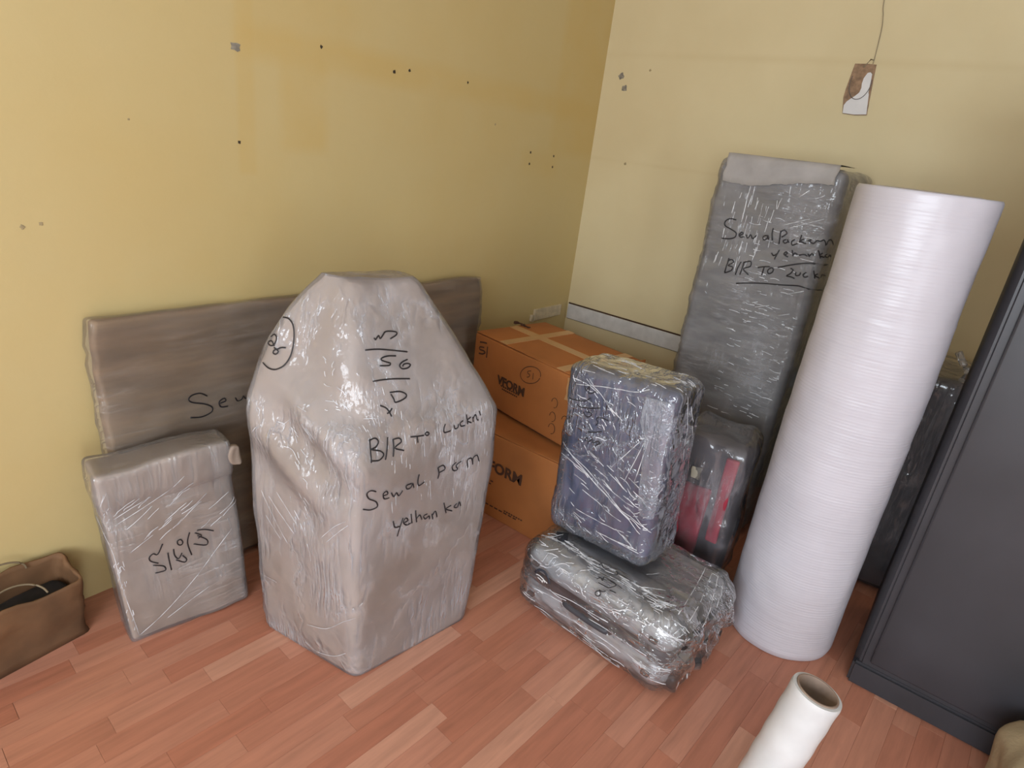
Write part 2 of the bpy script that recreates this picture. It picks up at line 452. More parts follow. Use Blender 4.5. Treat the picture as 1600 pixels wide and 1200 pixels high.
obj('wire_loop', bm, mat('dark_wire', (0.12, 0.1, 0.09), 0.5, 0.05), card)

# ------------------------------------------------------------------ shared materials
M_ink = mat('black_marker_ink', (0.015, 0.012, 0.014), 0.5, 0.1)
M_kraft = mat('kraft_paper', (0.38, 0.29, 0.23), 0.75, 0.10, 5, 0.35, 18)
M_brown = mat('brown_corrugated', (0.24, 0.155, 0.085), 0.75, 0.22, 3, 0.3, 14, (0.6, 2, 6))
M_carton = mat('orange_brown_carton', (0.40, 0.142, 0.037), 0.75, 0.08, 4, 0.15, 30)
M_print = mat('dark_box_print', (0.075, 0.03, 0.015), 0.8, 0.1)
M_tape = mat('clear_brown_tape', (0.52, 0.29, 0.13), 0.3, 0.05)

# ------------------------------------------------------------------ long board leaning on the left wall
def pivot(x, y): return (x, y, 0)
BD = thing('wrapped_board', 'long brown wrapped board leaning along the yellow wall behind the bundles', 'board', (1.41, 1.782, 0), (-math.radians(3.2), 0, 0))
bh = (0.80, 0.022, 0.445)
def board_f(p):
    q = crinkle(0.010, (2.5, 6, 5), 0.004, (5, 9, 22), 2)(p)
    q.z += -0.012*p.x/0.8
    return q
obj('corrugated_cover', rbox(bh, 0.012, (40, 2, 26), 2, board_f, None, (0, 0.02, 0.455)), M_brown, BD)
M_bfilm = film('board_film', (0.06, 0.26), (0.72, 0.64, 0.58), 0.6, 0.25, ((2, 20, 20, 0.7),), (0, 0.25, 0), 0.5, 5)
def board_w(p):
    q = crinkle(0.010, (2.5, 6, 5), 0.004, (5, 9, 22), 2)(p) + crinkle(0, (1, 1, 1), 0.0012, (9, 20, 30), 5)(p) - Vector(p)
    q.z += -0.012*p.x/0.8
    return q
board_wrap = obj('plastic_wrap', rbox((bh[0]+.012, bh[1]+.006, bh[2]+.008), 0.016, (50, 2, 30), 2, board_w, None, (0, 0.02, 0.455)), M_bfilm, BD)

# ------------------------------------------------------------------ small kraft bundle
SB = thing('wrapped_parcel', 'small flat kraft paper parcel leaning near the open brown bag', 'parcel', (0.705, 1.585, 0), (-math.radians(4.2), -math.radians(3.0), -0.16))
sbh = (0.165, 0.056, 0.272)
def sb_f(p):
    q = crinkle(0.007, (4, 4, 4), 0.002, (10, 10, 8), 4)(p)
    if p[2] > 0.2: q.z += 0.018*N3(p, (6, 6, 6), 3)
    return q
def sb_g(p):
    """the wrap: same dents, pulled out over the folded flap, kept above the floor"""
    q = sb_f(p)
    k = min(1, max(0, (p[2]-0.165)/0.03))
    q += Vector((0.004*k*(1 if p[0] > 0 else -1), -0.010*k*(1 if p[1] < 0 else -0.6), 0))
    q += crinkle(0.0, (1, 1, 1), 0.0012, (26, 26, 10), 9)(p)-Vector(p)
    q.z = max(q.z, -0.282)
    return q
obj('paper_wrap', rbox(sbh, 0.012, (16, 6, 26), 2, sb_f, None, (0, 0.065, 0.277)), M_kraft, SB)
obj('folded_paper_flap', rbox((0.169, 0.064, 0.055), 0.010, (20, 6, 8), 2, lambda p: sb_f(Vector((p[0], p[1], p[2]+0.225)))+Vector((0, 0, 0.006*math.sin(p[0]*14)*(1 if p[2] < 0 else 0))), None, (0, 0.064, 0.277)), M_kraft, SB)
obj('twisted_paper_corner', rbox((0.020, 0.018, 0.030), 0.012, (4, 4, 4), 3, crinkle(0.010, (30, 30, 30)), None, (0.180, 0.01, 0.515)), M_kraft, SB)
M_sfilm = film('parcel_film', (0.10, 0.36), (0.76, 0.74, 0.75), 1.0, 0.2, ((26, 26, 2.5, 0.8), (3, 18, 22, 0.6)), (0.0, 0.8, 0.0), 0.6, 5)
sb_wrap = obj('plastic_wrap', rbox((sbh[0]+0.008, sbh[1]+0.008, sbh[2]+0.012), 0.016, (26, 8, 40), 2, sb_g, None, (0, 0.065, 0.283)), M_sfilm, SB)

# ------------------------------------------------------------------ large kraft bundle
BX, BY = 1.08, 1.22
BB = thing('wrapped_chair_bundle', 'largest kraft bundle in clear film with sloping top, standing in the middle', 'bundle', (BX, BY, 0))
def bring(z, A, B, C, D, r): return ring([(p[0]-BX, p[1]-BY, z) for p in (A, B, C, D)], r, 14, 5)
def big_rings(g):
    R = [(0.0, (.910, 1.068), (1.315, 1.010), (1.27, 1.37), (.850, 1.42), .03),
         (0.05, (.902, 1.062), (1.325, 1.002), (1.28, 1.38), (.838, 1.435), .035),
         (0.35, (.893, 1.064), (1.345, .998), (1.29, 1.39), (.826, 1.445), .035),
         (0.62, (.888, 1.074), (1.362, .995), (1.30, 1.39), (.814, 1.45), .045),
         (0.745, (.905, 1.100), (1.372, 1.003), (1.31, 1.39), (.812, 1.45), .055),
         (0.80, (.930, 1.132), (1.358, 1.03), (1.31, 1.39), (.820, 1.45), .055),
         (0.95, (.970, 1.205), (1.285, 1.120), (1.27, 1.38), (.872, 1.43), .05),
         (1.05, (.995, 1.250), (1.238, 1.175), (1.23, 1.36), (.935, 1.40), .045),
         (1.10, (1.02, 1.268), (1.208, 1.200), (1.20, 1.33), (.975, 1.37), .03),
         (1.118, (1.035, 1.285), (1.190, 1.222), (1.18, 1.30), (.985, 1.355), .02)]
    out = []
    for z, A, B, C, D, r in R:
        pts = []
        c = Vector(((A[0]+C[0])/2, (A[1]+C[1])/2))
        for P in (A, B, C, D):
            v = Vector(P)-c; v = v + v.normalized()*g
            pts.append(c+v)
        out.append(bring(z + (g if z > 0.5 else 0), *pts, r))
    return out
def big_crease(p):
    q = crinkle(0.009, (4, 4, 3), 0.003, (8, 8, 5), 12)(p)
    if p[2] < 0.06: q = Vector((p[0], p[1], p[2])) + (q-Vector(p))*max(0, p[2]/0.06)
    # the gathered fold on the left shoulder
    d = (Vector(p)-Vector((-0.215, 0.02, 0.70))).length
    if d < 0.28:
        k = (1-d/0.28)
        q += Vector((-0.8, -0.6, 0))*k*0.028*math.sin(38*(p[0]*0.5-p[1]*0.4+p[2]*0.75)+2)
    return q
obj('kraft_paper_wrap', loft(big_rings(-0.003), 6, True, True, None, big_crease), M_kraft, BB)
M_lfilm = film('bundle_film', (0.10, 0.40), (0.76, 0.75, 0.80), 0.9, 0.17, ((26, 26, 3.5, 0.9), (11, 11, 7, 0.8)), (0.12, 0.25, 0.0), 0.8, 14)
def big_crease2(p):
    q = big_crease(p)
    if p[2] > 0.06: q += (crinkle(0.0, (1, 1, 1), 0.0015, (18, 18, 8), 31)(p)-Vector(p))
    return q
big_wrap = obj('plastic_wrap', loft(big_rings(0.004), 10, True, True, None, big_crease2), M_lfilm, BB)
# ------------------------------------------------------------------ open brown bag at the left edge
BG = thing('paper_bag', 'open crumpled brown paper bag on the floor against the yellow wall', 'bag', (0.25, 1.79, 0), (0, 0, 0.12))
def open_bag(hx, hy, h, th, f):
    b = bmesh.new(); n = 60; L = 14
    rows_ = []
    rc = ring([(-hx, -hy, 0), (hx, -hy, 0), (hx, hy, 0), (-hx, hy, 0)], 0.02, 12, 3)
    for i in range(L+1):
        z = h*i/L; s = 1-0.03*math.sin(PI*i/L)
        rows_.append([f(Vector((p.x*s, p.y*s, z*(1+0.07*(p.y/hy)+0.03*math.sin(p.x*30))))) for p in rc])
    inner = [[f(Vector((p.x*0.965, p.y*0.93, h*i/L*(1+0.07*(p.y/hy)+0.03*math.sin(p.x*30))))) for p in rc] for i in range(L, 0, -1)]
    allr = rows_+inner
    V = [[b.verts.new(p) for p in q] for q in allr]
    m_ = len(V[0])
    for i in range(len(V)-1):
        for j in range(m_): b.faces.new((V[i][j], V[i][(j+1) % m_], V[i+1][(j+1) % m_], V[i+1][j]))
    b.faces.new(list(reversed(V[0]))); b.faces.new(V[-1])
    return b
M_bag = mat('brown_bag_paper', (0.17, 0.085, 0.038), 0.8, 0.2, 6, 0.5, 16)
obj('bag_body', open_bag(0.225, 0.068, 0.205, 0.004, lambda p: crinkle(0.012, (9, 9, 9), 0.004, (20, 20, 20), 3)(p) if p.z > 0.01 else p), M_bag, BG)
obj('dark_contents', rbox((0.20, 0.05, 0.035), 0.02, (12, 5, 4), 3, crinkle(0.012, (22, 22, 22)), None, (0, 0, 0.115)), mat('dark_contents_cloth', (0.012, 0.008, 0.006), 0.95, 0.3, 20), BG)
M_hand = mat('thin_bag_handle', (0.24, 0.18, 0.11), 0.6, 0.1)
for y, hgt in ((0.058, 0.045), (-0.052, 0.03)):
    pts = [(0.070+0.070*math.cos(a), y+(0.0 if y > 0 else 0.05*math.sin(a)), 0.200+(0.012 if y > 0 else -0.014)+hgt*math.sin(a)) for a in [PI*i/12 for i in range(13)]]
    obj('bag_handle', tube(smooth_line(pts, 3), 0.0028), M_hand, BG)

# ------------------------------------------------------------------ cartons
def letters(txt, size, name, m, parent, M, bold=0.0):
    c = bpy.data.curves.new('txt', 'FONT'); c.body = txt; c.size = size; c.extrude = 0.0006; c.offset = bold
    c.align_x = 'CENTER'; c.align_y = 'CENTER'; c.resolution_u = 3
    o = bpy.data.objects.new('txt', c); COL.objects.link(o)
    bpy.context.view_layer.update()
    me = bpy.data.meshes.new_from_object(o.evaluated_get(bpy.context.evaluated_depsgraph_get()))
    bpy.data.objects.remove(o); bpy.data.curves.remove(c)
    me.transform(M)
    return link(name, me, m, parent, False)
def carton(name, label, loc, rz, L, W, H, open_flap):
    """L along local y (the printed face looks to local -x), W along local x"""
    t = thing(name, label, 'carton', loc, (0, 0, rz))
    obj('carton_body', rbox((W/2, L/2, H/2-0.004), 0.006, (8, 10, 6), 2, crinkle(0.004, (6, 6, 6)), None, (0, 0, H/2-0.004)), M_carton, t, True)
    for s in (-1, 1):
        obj('top_flap', rbox((W/4-0.003, L/2-0.002, 0.0025), 0.002, (5, 10, 1), 1, crinkle(0.0025, (7, 7, 7), 0, (1, 1, 1), s), None, (s*(W/4+0.0005), 0, H-0.003)), M_carton, t, True)
    return t
UC = carton('cardboard_carton', 'upper orange brown carton of the stack, resting on another carton', (2.195, 1.345, 0.402), -0.17, 0.61, 0.43, 0.30, True)
LC = carton('cardboard_carton', 'lower orange brown carton on the floor, carrying another carton', (2.07, 1.325, 0), 0.0, 0.60, 0.46, 0.385, False)
# tape and flaps of the upper carton
for (x0, x1, y0, y1) in ((-.025, .025, -.297, .297), (-.213, .213, .105, .150), (-.213, .213, -.235, -.19)):
    obj('packing_tape', bevel_box(x0, x1, y0, y1, 0.2985, 0.3015+(0.0008 if x0 < -.1 else 0), 0.0008), M_tape, UC, False)
fl = rbox((0.11, 0.002, 0.03), 0.0018, (6, 1, 3), 1, crinkle(0.004, (12, 12, 12)), None, (0.09, -0.305, 0.285))
obj('loose_flap', fl, M_carton, UC)
fl = rbox((0.002, 0.012, 0.05), 0.0018, (1, 2, 4), 1, crinkle(0.008, (30, 30, 30)), None, (-0.222, -0.275, 0.245))
obj('torn_edge', fl, M_tape, UC)
obj('bent_lower_flap', rbox((0.2, 0.28, 0.004), 0.003, (6, 8, 1), 1, crinkle(0.004, (9, 9, 9)), None, (-0.0, 0, -0.0068)), M_print, UC)
obj('ragged_top_edge', rbox((0.004, 0.05, 0.006), 0.003, (1, 10, 2), 1, crinkle(0.012, (60, 60, 60)), None, (0.05, 0.296, 0.303)), M_print, UC)
def face_m(y, z, x, tilt=0.0):  # text on the local -x face: reads along local -y
    return Matrix.Translation((x, y, z)) @ Matrix.Rotation(-PI/2, 4, 'Z') @ Matrix.Rotation(PI/2, 4, 'X') @ Matrix.Rotation(tilt, 4, 'Z')
letters('VFORM', 0.052, 'printed_name', M_print, UC, face_m(0.045, 0.135, -0.2175), 0.0016)
letters('VFORM', 0.066, 'printed_name', M_print, LC, face_m(-0.015, 0.235, -0.2325), 0.0018)
bm = bmesh.new()
for k, (z, L) in enumerate(((0.112, .12), (0.10, .10))):
    for j in range(9): bevel_box(-0.2172, -0.2165, 0.05-L/2+j*L/9, 0.05-L/2+(j+0.7)*L/9, z, z+0.006, 0.0003, bm)
tag(obj('printed_small_line', bm, M_print, UC, False), kind='stuff')
for (y, z, r) in ((-.21, .16, .02), (-.21, .10, .02), (-.215, .05, .022), (-.275, .11, .02)):
    obj('printed_symbol', tube([(-0.217, y+r*math.cos(2*PI*i/16)*0.8, z+r*math.sin(2*PI*i/16)) for i in range(13)], 0.0012, None, 4), M_print, UC)
bm = bmesh.new()
for (y, z, L) in ((.10, .165, .16), (.09, .15, .12), (-.02, .05, .2), (-.1, .06, .1)):
    for j in range(8): bevel_box(-0.2322, -0.2315, y-L/2+j*L/8, y-L/2+(j+0.7)*L/8, z, z+0.006, 0.0003, bm)
tag(obj('printed_small_line', bm, M_print, LC, False), kind='stuff')

# ------------------------------------------------------------------ tall grey bundle
GX, GY = 2.80, 0.735
GB = thing('wrapped_tall_bundle', 'tall grey film wrapped bundle with white foam over its top edge', 'bundle', (GX, GY, 0))
gh = (0.245, 0.230, 0.765)
M_grey = mat('grey_foam_sheet', (0.155, 0.145, 0.135), 0.6, 0.18, 8, 0.3, 20, (1, 1, 4))
obj('grey_cover', rbox(gh, 0.035, (8, 10, 20), 4, crinkle(0.008, (4, 4, 4)), None, (0, 0, 0.766)), M_grey, GB)
M_gfilm = film('grey_film', (0.10, 0.40), (0.64, 0.63, 0.66), 0.75, 0.14, ((7, 7, 46, 1.0), (30, 30, 4, 0.7)), (0.06, 0.0, 0.0), 0.65, 10)
g_wrap = obj('plastic_wrap', rbox((gh[0]+.008, gh[1]+.008, gh[2]+.004), 0.04, (16, 30, 90), 4, crinkle(0.009, (4, 4, 4), 0.003, (10, 10, 30), 0), None, (0, 0, 0.77)), M_gfilm, GB)
bm = bmesh.new()
nu, nv = 40, 14
V = []
for i in range(nu+1):
    u = i/nu; row = []
    y = 0.198 - 0.403*u
    drop = 0.085 + 0.014*math.sin(u*5+0.5) - 0.012*u + 0.005*N3((u*9, 3, 1), (1, 1, 1)) + 0.003*N3((u*28, 1, 5), (1, 1, 1)) - 0.03*max(0, u-0.75)
    for j in range(nv+1):
        s = j/nv*(drop+0.30)          # distance from lower torn edge up and over the top
        e = 0.004*math.sin(j*2.1)*(1 if i in (0, nu) else 0)
        zt = 1.552
        if s < drop: x, z = -0.256, zt-0.012-(drop-s)
        elif s < drop+0.03:
            a = (s-drop)/0.03*PI/2; x, z = -0.256+0.03*(1-math.cos(a)), zt-0.012+0.014*math.sin(a)
        else: x, z = -0.226+(s-drop-0.03), zt+0.002
        row.append(bm.verts.new((x-0.012+0.0015*N3((u*9, s*30, 0), (1, 1, 1)), y+e, z+0.001)))
    V.append(row)
for i in range(nu):
    for j in range(nv): bm.faces.new((V[i][j], V[i+1][j], V[i+1][j+1], V[i][j+1]))
bmesh.ops.solidify(bm, geom=bm.faces[:], thickness=0.002)
obj('white_foam_sheet', bm, mat('white_foam', (0.70, 0.66, 0.64), 0.55, 0.06, 14, 0.3, 25), GB)

# ------------------------------------------------------------------ suitcases
M_wheel = mat('black_rubber', (0.02, 0.02, 0.022), 0.5, 0.1)
M_chrome = mat('chrome_trim', (0.7, 0.7, 0.72), 0.2, 0.02, 12, 0.02, 20, (1, 1, 1), 0.5, 1.0)
def suitcase(root, h, r, m_shell, m_band, ribs, seed):
    """local: x = thickness, y = width, z = length"""
    def rib(p):
        q = Vector(p)
        if abs(p[0]) > h[0]*0.55:
            for c in ribs:
                d = abs(p[1]-c)
                if d < 0.011: q.x -= math.copysign(0.006*(1-d/0.011), p[0])*(1 if abs(p[2]) < h[2]-r*0.7 else 0.4)
        return q
    for s, nm in ((-1, 'front_shell'), (1, 'back_shell')):
        hx = h[0]/2-0.006
        def f(p, s=s, hx=hx):
            q = Vector(p)
            # close to the seam the shell stays full, towards the outer face it rounds
            k = max(0, (p[0]*s+hx)/(2*hx))
            q = rib((p[0]+s*(h[0]/2+0.004), p[1]*(1-0.035*k*k), p[2]*(1-0.025*k*k)))
            return q
        obj(nm, rbox((hx, h[1], h[2]), min(r, hx*0.95), (3, 44, 10), 4, f), m_shell, root)
    obj('zip_band', rbox((0.014, h[1]-0.004, h[2]-0.004), 0.013, (1, 12, 12), 3), m_band, root)
# lower case, lying flat: thickness points up
LSx, LSy = 1.690, 0.640
LS = thing('suitcase', 'silver grey film wrapped suitcase lying flat on the floor', 'suitcase', (LSx, LSy, 0), (0, 0, -0.07))
M_silver = mat('silver_shell', (0.50, 0.51, 0.54), 0.3, 0.05, 6, 0.05, 40, (1, 1, 1), 0.5, 0.25)
M_band = mat('dark_zip_band', (0.05, 0.05, 0.06), 0.5, 0.1)
L_h = (0.128, 0.205, 0.285)
holder = Matrix.Translation((0, 0, 0.136)) @ Matrix.Rotation(PI/2, 4, 'Z') @ Matrix.Rotation(PI/2, 4, 'Y')
# axes: local x(thickness)->z, y(width)->-x..., z(length)->y
def place_parts(root, M):
    for c in list(root.children):
        if not c.get('_p'):
            c.data.transform(M); c['_p'] = 1
LM = Matrix.Translation((0, 0, 0.136)) @ Matrix(((0, -1, 0, 0), (0, 0, 1, 0), (-1, 0, 0, 0), (0, 0, 0, 1)))
suitcase(LS, L_h, 0.055, M_silver, M_band, (-0.15, -0.12, -0.09, -0.03, 0.03, 0.09, 0.12, 0.15), 1)
place_parts(LS, LM)
for sy in (-1, 1):
    for sz in (0.075, 0.2):
        obj('side_foot', rbox((0.009, 0.014, 0.008), 0.006, (2, 2, 2), 3, None, None, (-0.205, sy*0.225, sz)), M_wheel, LS)
for sx in (-1, 1):
    for sz in (0.06, 0.21):
        obj('wheel', rbox((0.024, 0.016, 0.024), 0.014, (2, 2, 2), 3, None, None, (sx*0.145, -0.292, sz)), M_wheel, LS)
bm = tube(smooth_line([(-0.203, -0.09, 0.135), (-0.218, -0.075, 0.135), (-0.222, 0, 0.135), (-0.218, 0.075, 0.135), (-0.203, 0.09, 0.135)]), 0.010, None, 8)
obj('side_handle', bm, M_band, LS)
# dark diamond badge with a light bar and oval tag
dia = poly_prism([(-0.135, 0.222, 0.2665), (-0.092, 0.238, 0.2668), (-0.068, 0.205, 0.2668), (-0.108, 0.180, 0.2665)], (0, 0, 1), 0.004)
bd = obj('diamond_badge', dia, mat('dark_badge', (0.03, 0.035, 0.05), 0.3, 0.1), LS, False)
obj('badge_bar', rbox((0.019, 0.004, 0.001), 0.0008, (1, 1, 1), 1, None, None, (0, 0, 0), Matrix.Translation((-0.1, 0.212, 0.2715)) @ Matrix.Rotation(0.15, 4, 'Z')), M_chrome, bd)
M_lsfilm = film('case_film', (0.02, 0.16), (0.75, 0.77, 0.82), 2.4, 0.08, ((40, 5, 34, 1.0), (16, 16, 16, 0.8)), (0.0, 0.15, 0.1), 0.9, 9)
def ls_w(p):
    q = crinkle(0.005, (8, 8, 8), 0.003, (26, 9, 26), 7)(p)
    if p[1] < -0.18:
        k = min(1, (-0.18-p[1])/0.12)
        q += Vector((N3(p, (22, 22, 22), 1)*0.014, -0.028*k*(0.6+N3(p, (20, 20, 20), 4)), N3(p, (22, 22, 22), 9)*0.014))*k
    q.z = max(q.z, -0.139)
    return q
ls_wrap = obj('plastic_wrap', rbox((0.222, 0.300, 0.139), 0.075, (24, 44, 16), 6, ls_w, None, (0, 0, 0.14)), M_lsfilm, LS)

# upper case, standing on it
US = thing('suitcase', 'navy blue film wrapped suitcase standing upright on a silver grey suitcase', 'suitcase', (1.703, 0.728, 0.290), (math.radians(-3.0), math.radians(1.5), -0.03))
M_navy = mat('navy_shell', (0.030, 0.042, 0.115), 0.35, 0.15, 6, 0.05, 40, (1, 1, 1), 0.5)
U_h = (0.097, 0.178, 0.280)
suitcase(US, U_h, 0.035, M_navy, M_band, (-0.13, -0.1, -0.04, 0.0, 0.04, 0.1, 0.13), 2)
place_parts(US, Matrix.Translation((0, 0, 0.298)))
for sx in (-0.05, 0.05):
    for sy in (-0.13, 0.13):
        obj('wheel', rbox((0.02, 0.013, 0.018), 0.012, (2, 2, 2), 3, None, None, (sx, sy, 0.020)), M_wheel, US)
obj('top_handle', tube(smooth_line([(0.0, -0.08, 0.555), (0.0, -0.065, 0.572), (0.0, 0, 0.576), (0.0, 0.065, 0.572), (0.0, 0.08, 0.555)]), 0.009, None, 8), M_band, US)
M_usfilm = film('navy_case_film', (0.06, 0.30), (0.60, 0.66, 0.82), 2.6, 0.08, ((10, 34, 8, 1.0), (20, 14, 20, 1.0)), (0.75, 0.0, 0.0), 0.95, 10)
def us_w(p):
    q = crinkle(0.004, (8, 8, 8), 0.0025, (20, 26, 12), 17)(p)
    q.z = max(q.z, -0.299)
    return q
us_wrap = obj('plastic_wrap', rbox((0.110, 0.190, 0.299), 0.038, (14, 34, 50), 5, us_w, None, (0, 0, 0.300)), M_usfilm, US)

# bag behind them
RB = thing('wrapped_red_bag', 'dark and red travel bag in clear film between suitcases and bubble wrap roll', 'bag', (2.16, 0.575, 0), (0, 0, 0.05))
rb_f = crinkle(0.012, (6, 6, 6), 0.004, (12, 12, 6), 3)
obj('dark_body', rbox((0.11, 0.115, 0.29), 0.05, (8, 8, 16), 4, rb_f, None, (0, 0, 0.30)), mat('dark_bag_cloth', (0.035, 0.028, 0.035), 0.7, 0.2, 10), RB)
M_red = mat('red_cloth', (0.36, 0.02, 0.045), 0.6, 0.15, 10)
obj('red_panel', rbox((0.010, 0.055, 0.20), 0.008, (2, 6, 12), 2, crinkle(0.008, (6, 6, 6)), None, (-0.119, 0.02, 0.23)), M_red, RB)
obj('red_panel', rbox((0.010, 0.022, 0.17), 0.008, (2, 4, 12), 2, crinkle(0.008, (6, 6, 6)), None, (-0.117, -0.080, 0.40)), M_red, RB)
obj('beige_tag', rbox((0.004, 0.018, 0.022), 0.003, (2, 3, 3), 1, crinkle(0.006, (40, 40, 40)), None, (-0.128, 0.03, 0.475)), mat('beige_tag', (0.42, 0.38, 0.3), 0.7), RB)
M_rfilm = film('bag_film', (0.04, 0.30), (0.55, 0.52, 0.56), 1.3, 0.15, ((26, 26, 4, 1.0), (8, 8, 8, 0.5)), (0, 0.1, 0), 0.6, 7)
obj('plastic_wrap', rbox((0.128, 0.134, 0.312), 0.05, (14, 16, 34), 4, lambda p: (lambda q: Vector((q.x, q.y, max(q.z, -0.313))))(crinkle(0.014, (6, 6, 6), 0.006, (18, 18, 7), 3)(p)), None, (0, 0, 0.314)), M_rfilm, RB)

# ------------------------------------------------------------------ bubble wrap roll
BR = thing('bubble_wrap_roll', 'big white bubble wrap roll standing on end beside the dark cabinet', 'roll', (2.10, 0.203, 0))
bm = bmesh.new()
n, rowsn, Hh, R0 = 120, 460, 1.503, 0.178
V = []
def rr(i, a):
    z = Hh*i/rowsn
    seam = 0.0
    for zs, a0 in ((1.19, 2.4), (0.80, 2.0)):
        seam += 0.0013*min(1, max(0, (zs-0.03*math.sin((a-a0)*1.2)-z)/0.012))
    soft = 0.004*N3((math.cos(a), math.sin(a), z), (1.5, 1.5, 3), 1) + 0.0016*N3((math.cos(a)*3, math.sin(a)*3, z), (1, 1, 14), 4)
    end = 0.010*max(0, 1-z/0.03)**2 + 0.004*max(0, 1-(Hh-z)/0.012)**2
    rid = 0.0014*abs(math.sin(PI*z/0.0095))*(0.5+0.5*min(1, max(0, (1.15-z)/0.4)))
    return R0+soft+rid-end+seam-0.002
for i in range(rowsn+1):
    V.append([bm.verts.new((rr(i, 2*PI*j/n)*math.cos(2*PI*j/n), rr(i, 2*PI*j/n)*math.sin(2*PI*j/n), Hh*i/rowsn)) for j in range(n)])
for i in range(rowsn):
    for j in range(n): bm.faces.new((V[i][j], V[i][(j+1) % n], V[i+1][(j+1) % n], V[i+1][j]))
for top, row in ((1, V[-1]), (0, V[0])):
    prev = row
    for k, rad in enumerate((0.15, 0.12, 0.09, 0.06, 0.042)):
        z = (Hh if top else 0)+(0.003 if k % 2 else -0.003)*(1 if top else -1)*(1 if top else 0)
        cur = [bm.verts.new((rad*math.cos(2*PI*j/n), rad*math.sin(2*PI*j/n), z)) for j in range(n)]
        for j in range(n): bm.faces.new((prev[j], prev[(j+1) % n], cur[(j+1) % n], cur[j]))
        prev = cur
def bubble_mat():
    g = NT('white_bubble_plastic')
    v = g.coords()
    c = g.mix(g.ramp(g.noise(v, 4, 3), 0.35, 0.7), (0.57, 0.555, 0.615), (0.52, 0.505, 0.56))
    h = g.math('ADD', g.noise(g.coords((6, 6, 60)), 1.0, 3), g.math('MULTIPLY', g.noise(v, 16, 3), 0.8))
    b = g.n('Bump', Strength=0.4, Distance=0.004, Height=h)
    p = g.n('BsdfPrincipled', Base_Color=c, Roughness=0.34, Normal=b.outputs[0])
    p.inputs['Specular IOR Level'].default_value = 0.5
    p.inputs['Subsurface Weight'].default_value = 0.0
    g.t.links.new(p.outputs[0], g.out.inputs[0]); return g.m
obj('bubble_sheet', bm, bubble_mat(), BR)
obj('cardboard_core', lathe([(0.042, 0.002), (0.042, 1.498), (0.037, 1.498), (0.037, 0.002), (0.042, 0.002)], 32), mat('grey_core_card', (0.35, 0.28, 0.2), 0.8), BR, True, 0.5)
# ------------------------------------------------------------------ steel cabinet
CX, CY = 2.0, -0.045
SC = thing('steel_cabinet', 'dark grey steel cabinet standing at the right edge of the room', 'cabinet', (2.24, -0.335, 0))
M_steel = mat('dark_grey_enamel', (0.035, 0.035, 0.042), 0.42, 0.10, 4, 0.08, 8)
x0, x1, y0, y1 = -0.24, 0.24, -0.29, 0.29
def prism(pl, z0, z1, bm=None):
    return poly_prism([(a, b, z0) for a, b in pl], (0, 0, 1), z1-z0, bm)
bm = prism([(x0+0.012, y0), (x1, y0), (x1, y1-0.0), (x0+0.045, y1), (x0+0.012, y1-0.02)], 0.07, 1.85)
bmesh.ops.bevel(bm, geom=[e for e in bm.edges], offset=0.006, segments=2, affect='EDGES')
obj('cabinet_body', bm, M_steel, SC, True, 0.6)
bm = rbox((0.008, 0.268, 0.86), 0.007, (1, 6, 12), 3, lambda p: Vector((p[0]+0.003*N3(p, (3, 3, 3)), p[1], p[2])), None, (x0+0.006, -0.022, 0.965))
obj('door', bm, M_steel, SC, True)
dr = SC.children[-1]
obj('door_handle', rbox((0.012, 0.012, 0.06), 0.008, (2, 2, 4), 3, None, None, (x0-0.012, -0.24, 1.0)), M_chrome, dr)
bm = prism([(x0+0.002, y0+0.01), (x1, y0+0.01), (x1, y1-0.002), (x0+0.002, y1-0.002)], 0, 0.085)
bmesh.ops.bevel(bm, geom=[e for e in bm.edges], offset=0.008, segments=2, affect='EDGES')
obj('plinth', bm, M_steel, SC, True, 0.6)

# dark wrapped bundle seen in the gap between roll and cabinet
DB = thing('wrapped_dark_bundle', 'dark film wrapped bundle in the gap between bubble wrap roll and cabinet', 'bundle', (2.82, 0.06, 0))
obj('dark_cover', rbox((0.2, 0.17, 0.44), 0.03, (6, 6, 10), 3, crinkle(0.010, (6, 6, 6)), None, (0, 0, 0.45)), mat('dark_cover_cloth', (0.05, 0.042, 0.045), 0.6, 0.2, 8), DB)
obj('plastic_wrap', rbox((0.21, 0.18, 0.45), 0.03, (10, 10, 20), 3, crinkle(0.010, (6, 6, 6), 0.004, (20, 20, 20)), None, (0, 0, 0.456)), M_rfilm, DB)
obj('film_twist', tube(smooth_line([(-0.17, -0.10, 0.90), (-0.19, -0.11, 0.935), (-0.18, -0.085, 0.965), (-0.185, -0.06, 1.0)]), 0.012, None, 7), M_lfilm, DB)
bm = rbox((0.016, 0.010, 0.018), 0.008, (2, 2, 2), 3, crinkle(0.008, (60, 60, 60)), None, (-0.20, -0.115, 0.93))
obj('shiny_film_knot', bm, M_chrome, DB)

# beige carton corner at the lower right
BC = thing('beige_sack', 'beige cloth sack at the foot of the dark cabinet', 'sack', (1.83, -0.68, 0), (0, 0, 0.2))
obj('sack_body', rbox((0.13, 0.26, 0.12), 0.06, (8, 8, 6), 4, crinkle(0.016, (7, 7, 7), 0.004, (18, 18, 18)), None, (0, 0, 0.128)), mat('beige_sackcloth', (0.44, 0.34, 0.2), 0.85, 0.1, 6, 0.3, 90), BC)
obj('sack_tie', tube([(0.05+0.05*math.cos(a), 0.05*math.sin(a), 0.255+0.004*math.sin(3*a)) for a in [2*PI*i/16 for i in range(17)]], 0.006), mat('jute_tie', (0.3, 0.21, 0.1), 0.9), BC)

